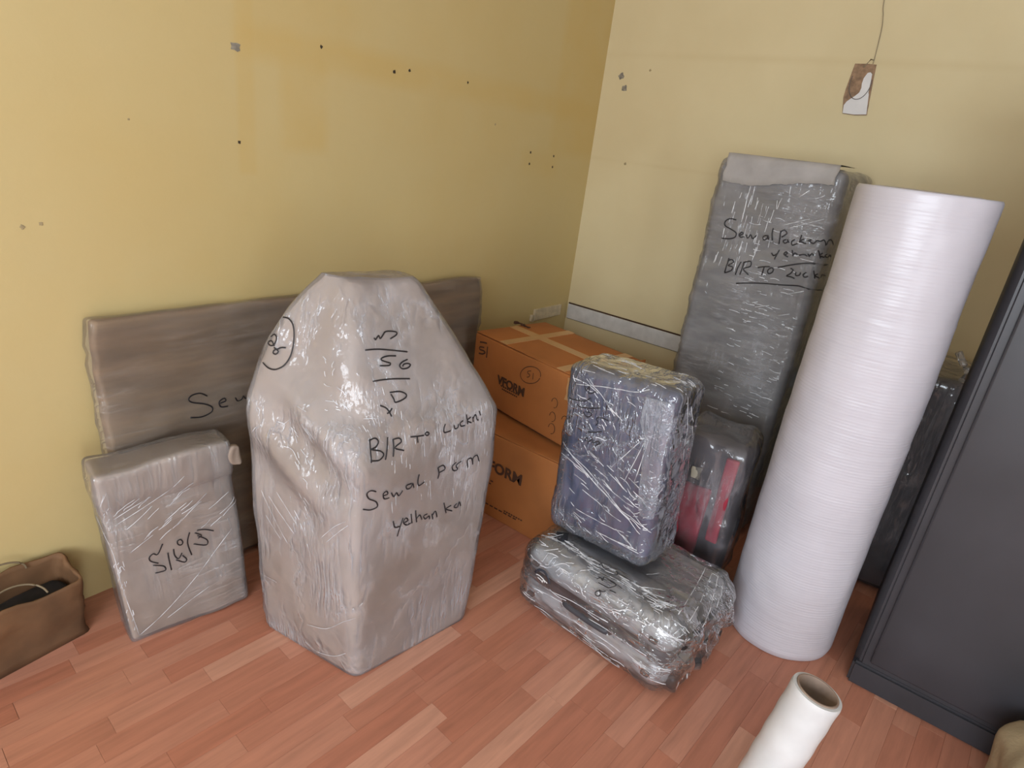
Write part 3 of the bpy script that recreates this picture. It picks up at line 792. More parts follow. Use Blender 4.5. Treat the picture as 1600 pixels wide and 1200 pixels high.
# ------------------------------------------------------------------ stretch film roll in the foreground
FR = thing('stretch_film_roll', 'white stretch film roll with cardboard core standing nearest the camera', 'roll', (1.257, 0.066, 0), (math.radians(7.5), math.radians(8.0), 0))
FR.location.z = 0.011
def frr(z): return 0.0545+0.0006*math.sin(z*90)
prof = [(0.046, 0.004), (0.053, 0.004)]+[(frr(z/60*0.44), 0.006+z/60*0.44) for z in range(1, 60)]+[(0.0535, 0.4465), (0.0465, 0.447)]
M_fr = mat('white_stretch_film', (0.62, 0.63, 0.64), 0.35, 0.05, 9, 0.2, 20)
obj('film_winding', lathe(prof, 64), M_fr, FR, True, 0.7)
obj('cardboard_core', lathe([(0.046, 0.0), (0.046, 0.4495), (0.0455, 0.450), (0.0425, 0.450), (0.042, 0.4495), (0.042, 0.0), (0.046, 0.0)], 64), mat('brown_core_card', (0.30, 0.215, 0.165), 0.8, 0.12, 20), FR, True, 0.7)

#STROKES

# ------------------------------------------------------------------ handwriting, printed marks and white crease strands standing for glints
# (pen strokes as points on the bundles, in metres)
INK = {
  'big': [[(0.9038, 1.399, 0.9994), (0.9078, 1.381, 1), (0.9098, 1.365, 0.9876), (0.9059, 1.354, 0.9627), (0.8987, 1.349, 0.9318), (0.8869, 1.347, 0.9055), (0.8719, 1.352, 0.8852), (0.8595, 1.369, 0.8727), (0.8527, 1.39, 0.8721), (0.8513, 1.412, 0.8802)],
    [(0.8766, 1.412, 0.9472), (0.8806, 1.404, 0.9552), (0.8813, 1.395, 0.9495), (0.8772, 1.393, 0.9373), (0.8717, 1.398, 0.9279), (0.8688, 1.408, 0.9269), (0.8702, 1.415, 0.9321), (0.8735, 1.405, 0.9377), (0.8732, 1.393, 0.9273)],
    [(0.8717, 1.393, 0.9237), (0.8744, 1.385, 0.9206), (0.8753, 1.379, 0.9151), (0.8704, 1.383, 0.9086), (0.8677, 1.39, 0.9107), (0.871, 1.39, 0.9175), (0.8765, 1.382, 0.9221), (0.8823, 1.375, 0.927), (0.8884, 1.365, 0.928)],
    [(1.032, 1.192, 0.981), (1.035, 1.189, 0.9765), (1.046, 1.191, 0.9852), (1.048, 1.187, 0.9774), (1.058, 1.188, 0.9849), (1.068, 1.19, 0.9924), (1.088, 1.185, 0.9916), (1.099, 1.181, 0.9876), (1.095, 1.179, 0.9816), (1.076, 1.179, 0.9747)],
    [(1, 1.187, 0.9547), (1.04, 1.176, 0.953), (1.115, 1.153, 0.9385)],
    [(1.079, 1.157, 0.9328), (1.057, 1.163, 0.9351), (1.039, 1.165, 0.9329), (1.036, 1.164, 0.9274), (1.047, 1.158, 0.922), (1.057, 1.153, 0.9176), (1.051, 1.152, 0.9132), (1.027, 1.16, 0.9148)],
    [(1.109, 1.144, 0.921), (1.091, 1.145, 0.9168), (1.081, 1.143, 0.9099), (1.086, 1.138, 0.9014), (1.103, 1.135, 0.9008), (1.113, 1.136, 0.9075), (1.105, 1.139, 0.912), (1.094, 1.141, 0.9112), (1.089, 1.14, 0.9062)],
    [(0.9968, 1.149, 0.8819), (1.041, 1.138, 0.8816), (1.1, 1.121, 0.8751)],
    [(1.034, 1.124, 0.8504), (1.061, 1.117, 0.849), (1.077, 1.108, 0.8403), (1.071, 1.105, 0.8313), (1.043, 1.109, 0.825), (1.04, 1.114, 0.8339), (1.036, 1.122, 0.8459)],
    [(0.9999, 1.121, 0.8232), (1.012, 1.113, 0.8167), (1.018, 1.106, 0.8074), (1.022, 1.099, 0.7941)],
    [(1.028, 1.106, 0.8133), (1.02, 1.105, 0.8059), (1.012, 1.106, 0.8025)],
    [(0.9479, 1.095, 0.7532), (0.9427, 1.085, 0.7293), (0.9356, 1.071, 0.6998)],
    [(0.9443, 1.094, 0.7498), (0.9621, 1.092, 0.7526), (0.9691, 1.086, 0.7428), (0.9587, 1.083, 0.7321), (0.9451, 1.084, 0.7288), (0.9675, 1.076, 0.7206), (0.9744, 1.07, 0.7096), (0.959, 1.068, 0.7004), (0.9367, 1.073, 0.7037)],
    [(0.9961, 1.082, 0.7486), (0.9889, 1.074, 0.7235), (0.977, 1.065, 0.6963)],
    [(1.01, 1.076, 0.7413), (1.007, 1.069, 0.7196), (1.001, 1.062, 0.6983)],
    [(1.01, 1.076, 0.7404), (1.026, 1.071, 0.741), (1.03, 1.066, 0.7312), (1.01, 1.067, 0.719), (1.033, 1.057, 0.7082)],
    [(1.056, 1.06, 0.7398), (1.074, 1.054, 0.738), (1.095, 1.048, 0.7371)],
    [(1.074, 1.054, 0.738), (1.075, 1.05, 0.7209)],
    [(1.098, 1.048, 0.7394), (1.104, 1.048, 0.744), (1.111, 1.046, 0.7386), (1.105, 1.046, 0.734), (1.098, 1.048, 0.7394)],
    [(1.166, 1.04, 0.7527), (1.16, 1.038, 0.7417), (1.161, 1.035, 0.73), (1.182, 1.032, 0.7302)],
    [(1.195, 1.033, 0.7438), (1.197, 1.03, 0.7332), (1.207, 1.029, 0.7337), (1.211, 1.031, 0.7429)],
    [(1.228, 1.029, 0.7493), (1.217, 1.03, 0.744), (1.22, 1.028, 0.7348), (1.233, 1.025, 0.7344)],
    [(1.241, 1.031, 0.7643), (1.243, 1.024, 0.7361)],
    [(1.255, 1.025, 0.7543), (1.242, 1.026, 0.7465), (1.256, 1.021, 0.7375)],
    [(1.261, 1.023, 0.7533), (1.262, 1.02, 0.739)],
    [(1.262, 1.022, 0.7479), (1.271, 1.022, 0.759), (1.275, 1.018, 0.7439), (1.281, 1.016, 0.7405)],
    [(1.286, 1.022, 0.7661), (1.289, 1.018, 0.7528)],
    [(0.9457, 1.059, 0.6167), (0.9326, 1.064, 0.6227), (0.9232, 1.068, 0.6155), (0.9296, 1.067, 0.5983), (0.9481, 1.06, 0.5847), (0.9513, 1.059, 0.5685), (0.9334, 1.065, 0.5636), (0.9152, 1.072, 0.5702)],
    [(0.9664, 1.054, 0.5983), (0.9789, 1.052, 0.5995), (0.9755, 1.052, 0.6092), (0.9664, 1.054, 0.6045), (0.9699, 1.054, 0.5878), (0.9846, 1.051, 0.5864)],
    [(0.9896, 1.049, 0.6005), (0.998, 1.048, 0.5851), (1.005, 1.047, 0.5955), (1.014, 1.046, 0.583), (1.025, 1.044, 0.595)],
    [(1.054, 1.042, 0.6065), (1.037, 1.043, 0.6061), (1.04, 1.043, 0.5947), (1.052, 1.042, 0.5949), (1.058, 1.041, 0.6053), (1.063, 1.04, 0.5907)],
    [(1.078, 1.039, 0.627), (1.075, 1.039, 0.6061), (1.08, 1.038, 0.5916), (1.097, 1.035, 0.598)],
    [(1.14, 1.029, 0.6308), (1.145, 1.028, 0.6104), (1.143, 1.028, 0.5943)],
    [(1.14, 1.029, 0.6295), (1.157, 1.026, 0.6324), (1.165, 1.024, 0.6188), (1.146, 1.027, 0.6134)],
    [(1.201, 1.017, 0.6305), (1.189, 1.02, 0.6205), (1.196, 1.019, 0.6043), (1.21, 1.017, 0.6041), (1.203, 1.017, 0.62), (1.22, 1.014, 0.6285)],
    [(1.248, 1.011, 0.6), (1.243, 1.011, 0.6248), (1.257, 1.008, 0.6278), (1.264, 1.006, 0.606)],
    [(1.264, 1.006, 0.606), (1.263, 1.007, 0.6262), (1.278, 1.005, 0.6319), (1.288, 1.003, 0.6091)],
    [(1, 1.047, 0.5085), (1.006, 1.046, 0.4867), (1.022, 1.044, 0.4821)],
    [(1.034, 1.045, 0.5042), (1.024, 1.044, 0.4791), (1.017, 1.045, 0.4521)],
    [(1.04, 1.044, 0.4872), (1.052, 1.043, 0.4891), (1.044, 1.044, 0.4998), (1.036, 1.044, 0.4899), (1.047, 1.043, 0.476), (1.061, 1.041, 0.477)],
    [(1.061, 1.042, 0.5067), (1.066, 1.041, 0.4751)],
    [(1.075, 1.039, 0.513), (1.081, 1.038, 0.473)],
    [(1.081, 1.038, 0.4851), (1.09, 1.036, 0.4932), (1.098, 1.035, 0.4751)],
    [(1.117, 1.033, 0.4862), (1.104, 1.034, 0.4844), (1.111, 1.034, 0.4719), (1.124, 1.033, 0.4767), (1.127, 1.032, 0.465)],
    [(1.134, 1.031, 0.4798), (1.139, 1.03, 0.4607)],
    [(1.136, 1.031, 0.4741), (1.146, 1.029, 0.4843), (1.153, 1.028, 0.4627)],
    [(1.175, 1.026, 0.5023), (1.187, 1.024, 0.4636)],
    [(1.203, 1.021, 0.4838), (1.185, 1.024, 0.4779), (1.208, 1.02, 0.4634)],
    [(1.223, 1.017, 0.4841), (1.214, 1.019, 0.4751), (1.226, 1.016, 0.4702), (1.232, 1.016, 0.4868), (1.238, 1.014, 0.471)]],
  'parcel': [[(0.6461, 1.617, 0.2987), (0.6303, 1.617, 0.2708), (0.6191, 1.619, 0.2769), (0.6089, 1.62, 0.2692), (0.6105, 1.619, 0.2561), (0.6285, 1.614, 0.2418)],
    [(0.615, 1.616, 0.2405), (0.6404, 1.611, 0.227), (0.6428, 1.609, 0.2122), (0.6171, 1.613, 0.2139)],
    [(0.6558, 1.612, 0.2653), (0.6566, 1.609, 0.2358), (0.6586, 1.605, 0.2071)],
    [(0.6715, 1.61, 0.2721), (0.6718, 1.607, 0.2511), (0.6808, 1.605, 0.2361), (0.6914, 1.604, 0.2516)],
    [(0.6916, 1.603, 0.2431), (0.7011, 1.6, 0.2264), (0.6944, 1.6, 0.2187), (0.6739, 1.605, 0.2346)],
    [(0.6971, 1.606, 0.2848), (0.6961, 1.606, 0.2815), (0.6941, 1.606, 0.2792), (0.6914, 1.606, 0.2785), (0.6884, 1.607, 0.2793), (0.6858, 1.607, 0.2814), (0.6839, 1.608, 0.2845), (0.683, 1.608, 0.2881), (0.6833, 1.609, 0.2917), (0.6847, 1.609, 0.2945), (0.687, 1.609, 0.2962), (0.6898, 1.608, 0.2965), (0.6926, 1.608, 0.2953), (0.6951, 1.607, 0.2928), (0.6966, 1.607, 0.2894), (0.6971, 1.606, 0.2857), (0.6964, 1.606, 0.2821)],
    [(0.7177, 1.604, 0.3113), (0.7096, 1.604, 0.2783), (0.7166, 1.599, 0.234)],
    [(0.7314, 1.601, 0.3048), (0.7486, 1.598, 0.2896), (0.7383, 1.599, 0.2832)],
    [(0.7377, 1.601, 0.3109), (0.7605, 1.597, 0.3051), (0.783, 1.592, 0.2924)],
    [(0.7257, 1.601, 0.2685), (0.7596, 1.595, 0.2509), (0.7626, 1.595, 0.2683), (0.7374, 1.6, 0.293)]],
  'board': [[(0.8962, 1.808, 0.6327), (0.8748, 1.81, 0.647), (0.8494, 1.809, 0.6472), (0.8372, 1.807, 0.6374), (0.8465, 1.806, 0.6245), (0.8848, 1.804, 0.6097), (0.907, 1.804, 0.5927), (0.9036, 1.804, 0.5767), (0.8719, 1.804, 0.5689), (0.8366, 1.802, 0.5766)],
    [(0.9336, 1.804, 0.5998), (0.9522, 1.803, 0.6036), (0.9478, 1.804, 0.6129), (0.9312, 1.803, 0.6061), (0.9358, 1.804, 0.5866), (0.9599, 1.804, 0.5823)],
    [(0.9851, 1.803, 0.6065), (0.9931, 1.804, 0.5928), (1.007, 1.804, 0.5948), (1.013, 1.804, 0.6049), (1.022, 1.804, 0.5939), (1.039, 1.804, 0.601)]],
  'grey': [[(2.545, 0.8464, 1.312), (2.544, 0.87, 1.313), (2.544, 0.8871, 1.299), (2.545, 0.8833, 1.283), (2.544, 0.8569, 1.274), (2.545, 0.834, 1.264), (2.545, 0.8355, 1.246), (2.546, 0.8568, 1.237), (2.547, 0.8863, 1.233)],
    [(2.547, 0.8183, 1.257), (2.547, 0.8076, 1.265), (2.546, 0.813, 1.27), (2.546, 0.8208, 1.26), (2.546, 0.8136, 1.251), (2.547, 0.7992, 1.255)],
    [(2.547, 0.7945, 1.265), (2.546, 0.7849, 1.252), (2.546, 0.7774, 1.267), (2.545, 0.7654, 1.254), (2.546, 0.7542, 1.269)],
    [(2.542, 0.7143, 1.276), (2.544, 0.7268, 1.27), (2.543, 0.7236, 1.258), (2.542, 0.7111, 1.264), (2.542, 0.7117, 1.277), (2.542, 0.7038, 1.262)],
    [(2.542, 0.6988, 1.306), (2.542, 0.6976, 1.286), (2.542, 0.6897, 1.263)],
    [(2.541, 0.6691, 1.302), (2.54, 0.6659, 1.281), (2.544, 0.6634, 1.254)],
    [(2.541, 0.6676, 1.297), (2.542, 0.6572, 1.307), (2.542, 0.6455, 1.296), (2.541, 0.6602, 1.279)],
    [(2.542, 0.6416, 1.274), (2.543, 0.6511, 1.267), (2.543, 0.6431, 1.26), (2.543, 0.6335, 1.268), (2.542, 0.6381, 1.275), (2.542, 0.6284, 1.265)],
    [(2.541, 0.61, 1.28), (2.542, 0.6196, 1.271), (2.542, 0.6146, 1.258), (2.541, 0.5986, 1.268)],
    [(2.544, 0.5926, 1.3), (2.54, 0.5919, 1.272)],
    [(2.541, 0.5797, 1.287), (2.54, 0.5897, 1.278), (2.541, 0.5687, 1.272)],
    [(2.541, 0.5664, 1.282), (2.544, 0.5562, 1.289), (2.542, 0.5578, 1.282), (2.542, 0.5435, 1.278), (2.545, 0.5363, 1.29)],
    [(2.545, 0.5363, 1.29), (2.546, 0.5235, 1.289), (2.552, 0.5142, 1.295), (2.555, 0.5038, 1.278)],
    [(2.557, 0.503, 1.279), (2.563, 0.5014, 1.295), (2.579, 0.4956, 1.298), (2.619, 0.4914, 1.279)],
    [(2.545, 0.682, 1.215), (2.544, 0.6714, 1.207), (2.544, 0.6601, 1.216)],
    [(2.546, 0.6564, 1.231), (2.543, 0.6614, 1.208), (2.541, 0.6641, 1.194)],
    [(2.542, 0.6329, 1.218), (2.543, 0.6236, 1.225), (2.544, 0.6312, 1.229), (2.542, 0.6349, 1.219), (2.542, 0.6181, 1.213)],
    [(2.542, 0.6096, 1.24), (2.543, 0.6016, 1.219)],
    [(2.544, 0.6016, 1.223), (2.543, 0.5981, 1.232), (2.544, 0.5879, 1.227)],
    [(2.544, 0.5824, 1.226), (2.544, 0.566, 1.233), (2.544, 0.5521, 1.229)],
    [(2.544, 0.553, 1.238), (2.544, 0.544, 1.228)],
    [(2.544, 0.545, 1.232), (2.544, 0.5398, 1.241), (2.544, 0.5318, 1.236)],
    [(2.547, 0.5222, 1.257), (2.557, 0.5088, 1.229)],
    [(2.558, 0.5073, 1.249), (2.552, 0.5142, 1.239), (2.569, 0.5002, 1.234)],
    [(2.582, 0.4964, 1.246), (2.571, 0.4997, 1.239), (2.596, 0.4935, 1.233), (2.617, 0.4927, 1.241), (2.638, 0.4912, 1.235)],
    [(2.544, 0.6441, 1.167), (2.54, 0.5853, 1.192), (2.542, 0.5372, 1.206), (2.629, 0.4922, 1.204)],
    [(2.544, 0.8374, 1.163), (2.541, 0.8381, 1.134), (2.544, 0.8403, 1.104)],
    [(2.544, 0.8404, 1.151), (2.545, 0.8251, 1.16), (2.546, 0.8159, 1.151), (2.541, 0.8324, 1.135), (2.542, 0.8144, 1.133), (2.543, 0.8165, 1.118), (2.544, 0.8401, 1.103)],
    [(2.547, 0.7872, 1.159), (2.544, 0.7939, 1.132), (2.545, 0.7961, 1.105)],
    [(2.546, 0.7759, 1.161), (2.545, 0.7768, 1.133), (2.545, 0.7793, 1.109)],
    [(2.546, 0.7753, 1.159), (2.546, 0.7516, 1.168), (2.545, 0.7473, 1.149), (2.546, 0.7714, 1.134), (2.545, 0.7462, 1.116)],
    [(2.543, 0.7176, 1.151), (2.543, 0.6916, 1.16), (2.542, 0.6729, 1.164)],
    [(2.543, 0.6939, 1.158), (2.545, 0.6957, 1.126)],
    [(2.543, 0.6672, 1.162), (2.542, 0.6772, 1.149), (2.545, 0.6721, 1.137), (2.544, 0.66, 1.145), (2.543, 0.6586, 1.157), (2.543, 0.6672, 1.162)],
    [(2.543, 0.598, 1.174), (2.543, 0.5878, 1.17), (2.543, 0.592, 1.156), (2.544, 0.605, 1.143), (2.544, 0.5886, 1.143), (2.543, 0.5741, 1.14)],
    [(2.542, 0.5752, 1.164), (2.542, 0.5721, 1.152), (2.541, 0.5598, 1.157), (2.541, 0.559, 1.167)],
    [(2.539, 0.5382, 1.171), (2.54, 0.5475, 1.161), (2.54, 0.5401, 1.153), (2.54, 0.5289, 1.159)],
    [(2.545, 0.5168, 1.182), (2.554, 0.5073, 1.154)],
    [(2.559, 0.5024, 1.172), (2.55, 0.5095, 1.165), (2.574, 0.4974, 1.157)],
    [(2.597, 0.4958, 1.156), (2.603, 0.4964, 1.167), (2.661, 0.4939, 1.158)],
    [(2.547, 0.7852, 1.072), (2.548, 0.7034, 1.092), (2.546, 0.617, 1.105), (2.542, 0.538, 1.116), (2.674, 0.4936, 1.1)]],
  'upper': [[(1.614, 0.9224, 0.7585), (1.611, 0.8966, 0.7611), (1.611, 0.8657, 0.7686), (1.609, 0.8445, 0.7877)],
    [(1.61, 0.8896, 0.7491), (1.609, 0.8759, 0.7453), (1.611, 0.8462, 0.7513), (1.609, 0.8058, 0.7673)],
    [(1.609, 0.8617, 0.7339), (1.61, 0.8477, 0.7216), (1.61, 0.8339, 0.7292), (1.61, 0.8337, 0.7397), (1.61, 0.8549, 0.7361)],
    [(1.608, 0.8048, 0.7372), (1.609, 0.8122, 0.7268), (1.607, 0.8046, 0.7193), (1.607, 0.8098, 0.7061)],
    [(1.608, 0.8028, 0.7373), (1.606, 0.7868, 0.7392), (1.606, 0.7695, 0.7386)],
    [(1.607, 0.8331, 0.6747), (1.605, 0.8025, 0.6868), (1.605, 0.7832, 0.6971)],
    [(1.603, 0.8367, 0.6443), (1.604, 0.8298, 0.6582), (1.603, 0.8239, 0.6451), (1.601, 0.8107, 0.6592), (1.6, 0.8044, 0.6501), (1.603, 0.792, 0.6597), (1.602, 0.7836, 0.6588), (1.601, 0.795, 0.6414)],
    [(1.61, 0.8757, 0.8233), (1.61, 0.8663, 0.8049), (1.609, 0.8553, 0.8234), (1.609, 0.8538, 0.7988), (1.61, 0.8309, 0.8137)]],
  'lower': [[(1.557, 0.6823, 0.276), (1.568, 0.6787, 0.2769), (1.557, 0.6686, 0.2768), (1.554, 0.6579, 0.2773), (1.563, 0.6482, 0.2784)],
    [(1.529, 0.6857, 0.2721), (1.531, 0.6661, 0.2729), (1.529, 0.632, 0.2752), (1.53, 0.6005, 0.2773)],
    [(1.544, 0.6359, 0.2776), (1.549, 0.6156, 0.2796), (1.56, 0.6164, 0.2805), (1.566, 0.6266, 0.28)],
    [(1.502, 0.6559, 0.2673), (1.511, 0.6471, 0.2717), (1.505, 0.6373, 0.2696), (1.52, 0.6404, 0.2736), (1.518, 0.6203, 0.2752), (1.516, 0.6016, 0.2761), (1.509, 0.5935, 0.2748), (1.496, 0.6085, 0.2659), (1.496, 0.6267, 0.2639), (1.496, 0.6459, 0.263)],
    [(1.492, 0.6029, 0.2628), (1.493, 0.5812, 0.2647)],
    [(1.478, 0.6225, 0.2461), (1.476, 0.6218, 0.2437), (1.474, 0.6226, 0.2409), (1.473, 0.6247, 0.2382), (1.473, 0.628, 0.236), (1.473, 0.6315, 0.235), (1.473, 0.6349, 0.2353), (1.474, 0.6377, 0.2365), (1.476, 0.6392, 0.2387), (1.477, 0.6393, 0.2416), (1.478, 0.6378, 0.2447), (1.479, 0.635, 0.2475), (1.48, 0.6316, 0.2491), (1.48, 0.6282, 0.2493), (1.48, 0.6252, 0.2484), (1.478, 0.6229, 0.2466), (1.477, 0.6218, 0.2443)],
    [(1.482, 0.6316, 0.2508), (1.483, 0.6206, 0.2513), (1.487, 0.6119, 0.2562)]],
}
WHITE = {  # bright strands along film folds, standing for the glints
  'upper': [[(1.611, 0.9168, 0.6052), (1.605, 0.8549, 0.5627), (1.603, 0.7849, 0.5242), (1.596, 0.7156, 0.4948), (1.592, 0.65, 0.4642), (1.594, 0.5868, 0.426)],
    [(1.608, 0.9144, 0.5656), (1.606, 0.8398, 0.5453), (1.601, 0.7708, 0.5197), (1.592, 0.6887, 0.4859), (1.596, 0.63, 0.4669), (1.6, 0.5679, 0.4506)],
    [(1.607, 0.9049, 0.5878), (1.607, 0.8307, 0.5578), (1.6, 0.7464, 0.5196), (1.59, 0.6627, 0.4764)],
    [(1.601, 0.8112, 0.4769), (1.599, 0.733, 0.4555), (1.593, 0.6561, 0.4372)],
    [(1.594, 0.8179, 0.4034), (1.595, 0.7193, 0.3977), (1.596, 0.639, 0.4033)],
    [(1.6, 0.7434, 0.5326), (1.597, 0.6856, 0.5147), (1.594, 0.6259, 0.5046)],
    [(1.599, 0.7345, 0.5772), (1.597, 0.6696, 0.5452)],
    [(1.591, 0.6451, 0.4961), (1.593, 0.5944, 0.4632), (1.607, 0.5584, 0.4407)],
    [(1.613, 0.9073, 0.8118), (1.607, 0.7929, 0.8407), (1.607, 0.7089, 0.8552), (1.61, 0.6629, 0.8782)],
    [(1.609, 0.8614, 0.8338), (1.609, 0.8104, 0.8086), (1.606, 0.7534, 0.7609)],
    [(1.615, 0.9234, 0.8278), (1.61, 0.8663, 0.8266), (1.61, 0.8224, 0.8096)],
    [(1.606, 0.7806, 0.7828), (1.604, 0.7236, 0.7568)],
    [(1.6, 0.639, 0.7223), (1.601, 0.6767, 0.5688)],
    [(1.6, 0.6534, 0.7165), (1.598, 0.7267, 0.5981)],
    [(1.6, 0.6294, 0.7262), (1.597, 0.6439, 0.5796)],
    [(1.66, 0.5741, 0.8844), (1.706, 0.567, 0.7976), (1.732, 0.5568, 0.6471)],
    [(1.714, 0.5672, 0.8321), (1.776, 0.5614, 0.7196)],
    [(1.617, 0.8958, 0.8632), (1.616, 0.8491, 0.8681)],
    [(1.631, 0.8494, 0.8805), (1.623, 0.7879, 0.8815)],
    [(1.643, 0.7902, 0.8892), (1.651, 0.7552, 0.8887)],
    [(1.624, 0.6674, 0.8909), (1.625, 0.6501, 0.8916)],
    [(1.593, 0.7346, 0.3601), (1.593, 0.6518, 0.3616), (1.591, 0.5768, 0.3617)],
    [(1.595, 0.6993, 0.3596), (1.591, 0.5842, 0.3694)]],
  'lower': [[(1.483, 0.8664, 0.1184), (1.472, 0.7132, 0.1357), (1.463, 0.5682, 0.1478), (1.455, 0.4333, 0.1485)],
    [(1.484, 0.8243, 0.144), (1.473, 0.7068, 0.165), (1.466, 0.5747, 0.1731)],
    [(1.476, 0.7708, 0.0894), (1.463, 0.6294, 0.1065), (1.455, 0.5101, 0.1061)],
    [(1.467, 0.6848, 0.1313), (1.464, 0.5651, 0.1307)],
    [(1.812, 0.4255, 0.279), (1.679, 0.4087, 0.2784), (1.53, 0.3964, 0.2791)],
    [(1.808, 0.3787, 0.2736), (1.7, 0.3529, 0.2508), (1.59, 0.3355, 0.2332)],
    [(1.803, 0.3993, 0.2769), (1.644, 0.372, 0.2728), (1.549, 0.3657, 0.2638)],
    [(1.806, 0.3587, 0.261), (1.701, 0.3343, 0.2372)],
    [(1.546, 0.8851, 0.2775), (1.605, 0.8532, 0.2791)],
    [(1.505, 0.8599, 0.2601), (1.529, 0.8211, 0.2758)],
    [(1.487, 0.8042, 0.2379), (1.5, 0.7793, 0.2574), (1.5, 0.7547, 0.2592)],
    [(1.585, 0.3217, 0.1851), (1.589, 0.325, 0.1619)],
    [(1.56, 0.5313, 0.2784), (1.601, 0.4705, 0.2794)],
    [(1.624, 0.5479, 0.2815), (1.667, 0.5235, 0.2782)],
    [(1.467, 0.6509, 0.2035), (1.466, 0.5414, 0.2251)]],
  'big': [[(0.8254, 1.395, 0.5108), (0.8295, 1.365, 0.4672), (0.8394, 1.336, 0.4143), (0.8496, 1.306, 0.3672)],
    [(0.8295, 1.364, 0.5053), (0.8365, 1.33, 0.4693), (0.8511, 1.28, 0.4157)],
    [(0.8397, 1.342, 0.5236), (0.8453, 1.306, 0.4895), (0.852, 1.263, 0.4462)],
    [(0.8307, 1.383, 0.4326), (0.843, 1.333, 0.3753)],
    [(0.861, 1.231, 0.1192), (0.8706, 1.155, 0.149), (0.8813, 1.093, 0.2085), (0.8962, 1.063, 0.2321)],
    [(0.8653, 1.247, 0.0404), (0.8748, 1.204, 0.0273), (0.8853, 1.137, 0.0495), (0.8905, 1.092, 0.0886)],
    [(0.8648, 1.178, 0.448), (0.8689, 1.127, 0.5091), (0.8795, 1.095, 0.536)],
    [(0.8675, 1.156, 0.4459), (0.8737, 1.117, 0.4942), (0.8818, 1.089, 0.5258)],
    [(0.8357, 1.405, 0.2063), (0.8436, 1.357, 0.2055)],
    [(0.862, 1.216, 0.3525), (0.8572, 1.227, 0.4065)],
    [(0.993, 1.049, 0.5709), (0.9972, 1.048, 0.534)],
    [(1.117, 1.033, 0.595), (1.127, 1.033, 0.5287)],
    [(1.004, 1.047, 0.5854), (1.007, 1.047, 0.5544)],
    [(1.204, 1.021, 0.5414), (1.212, 1.02, 0.5061)],
    [(0.8492, 1.345, 0.7346), (0.8583, 1.328, 0.73), (0.8486, 1.327, 0.7119)],
    [(0.865, 1.313, 0.7278), (0.8696, 1.289, 0.7154)],
    [(0.81, 1.405, 0.6924), (0.8127, 1.389, 0.7125)],
    [(0.8392, 1.306, 0.6815), (0.8512, 1.285, 0.6759), (0.8502, 1.26, 0.6554)],
    [(0.8592, 1.276, 0.8038), (0.8626, 1.24, 0.799)],
    [(0.8639, 1.319, 0.7438), (0.8524, 1.334, 0.726)],
    [(0.9521, 1.161, 0.8579), (0.9549, 1.146, 0.826)],
    [(0.9664, 1.144, 0.8482), (0.9725, 1.133, 0.8261)],
    [(1.003, 1.141, 0.8694), (1.002, 1.151, 0.8861)],
    [(1.018, 1.137, 0.8673), (1.018, 1.126, 0.8462)],
    [(0.9745, 1.123, 0.8042), (0.9737, 1.107, 0.7806)],
    [(1.094, 1.045, 0.7166), (1.095, 1.039, 0.6759)],
    [(1.068, 1.054, 0.7319), (1.068, 1.05, 0.7175)],
    [(1.038, 1.102, 0.8096), (1.032, 1.098, 0.7976)],
    [(0.9471, 1.124, 0.7822), (0.9478, 1.107, 0.7688)],
    [(0.9886, 1.112, 0.7945), (0.9844, 1.099, 0.7756)],
    [(1.051, 1.095, 0.8034), (1.046, 1.085, 0.7831)],
    [(1.149, 1.038, 0.7339), (1.151, 1.034, 0.7026)]],
  'parcel': [[(0.5605, 1.616, 0.0198), (0.6365, 1.602, 0.076), (0.7228, 1.59, 0.1578), (0.8346, 1.582, 0.2814)],
    [(0.5253, 1.647, 0.4982), (0.5139, 1.647, 0.4643)],
    [(0.5194, 1.706, 0.4058), (0.5168, 1.661, 0.3766), (0.5268, 1.638, 0.3088), (0.5344, 1.63, 0.2024), (0.5587, 1.617, 0.0186)],
    [(0.532, 1.646, 0.5021), (0.5164, 1.646, 0.4735)],
    [(0.5483, 1.643, 0.398), (0.6548, 1.629, 0.4468), (0.7195, 1.612, 0.4974)],
    [(0.5405, 1.646, 0.4136), (0.6341, 1.631, 0.4543)],
    [(0.6334, 1.6, 0.0476), (0.7536, 1.581, 0.1066)]],
  'grey': [[(2.542, 0.8224, 1.443), (2.543, 0.8244, 1.384), (2.543, 0.8228, 1.335)],
    [(2.542, 0.8065, 1.445), (2.542, 0.805, 1.376)],
    [(2.545, 0.7859, 1.406), (2.541, 0.7802, 1.358)],
    [(2.543, 0.823, 1.368), (2.545, 0.8222, 1.319)],
    [(2.54, 0.7107, 1.407), (2.539, 0.7049, 1.376)],
    [(2.541, 0.7447, 1.38), (2.541, 0.7417, 1.359)],
    [(2.547, 0.6781, 1.463), (2.543, 0.6739, 1.433)],
    [(2.545, 0.6374, 1.43), (2.548, 0.6098, 1.457)],
    [(2.543, 0.9007, 1.012), (2.544, 0.8929, 1.005)],
    [(2.543, 0.6651, 1.324), (2.547, 0.5819, 1.359)],
    [(2.548, 0.7052, 1.012), (2.549, 0.6844, 1.02)],
    [(2.55, 0.6905, 0.9974), (2.549, 0.6381, 1.017)],
    [(2.549, 0.5965, 0.9866), (2.55, 0.5568, 1.003)],
    [(2.548, 0.5874, 1.075), (2.543, 0.529, 1.101)],
    [(2.546, 0.5819, 1.431), (2.548, 0.5564, 1.445)],
    [(2.542, 0.6415, 1.317), (2.548, 0.534, 1.367)]],
}
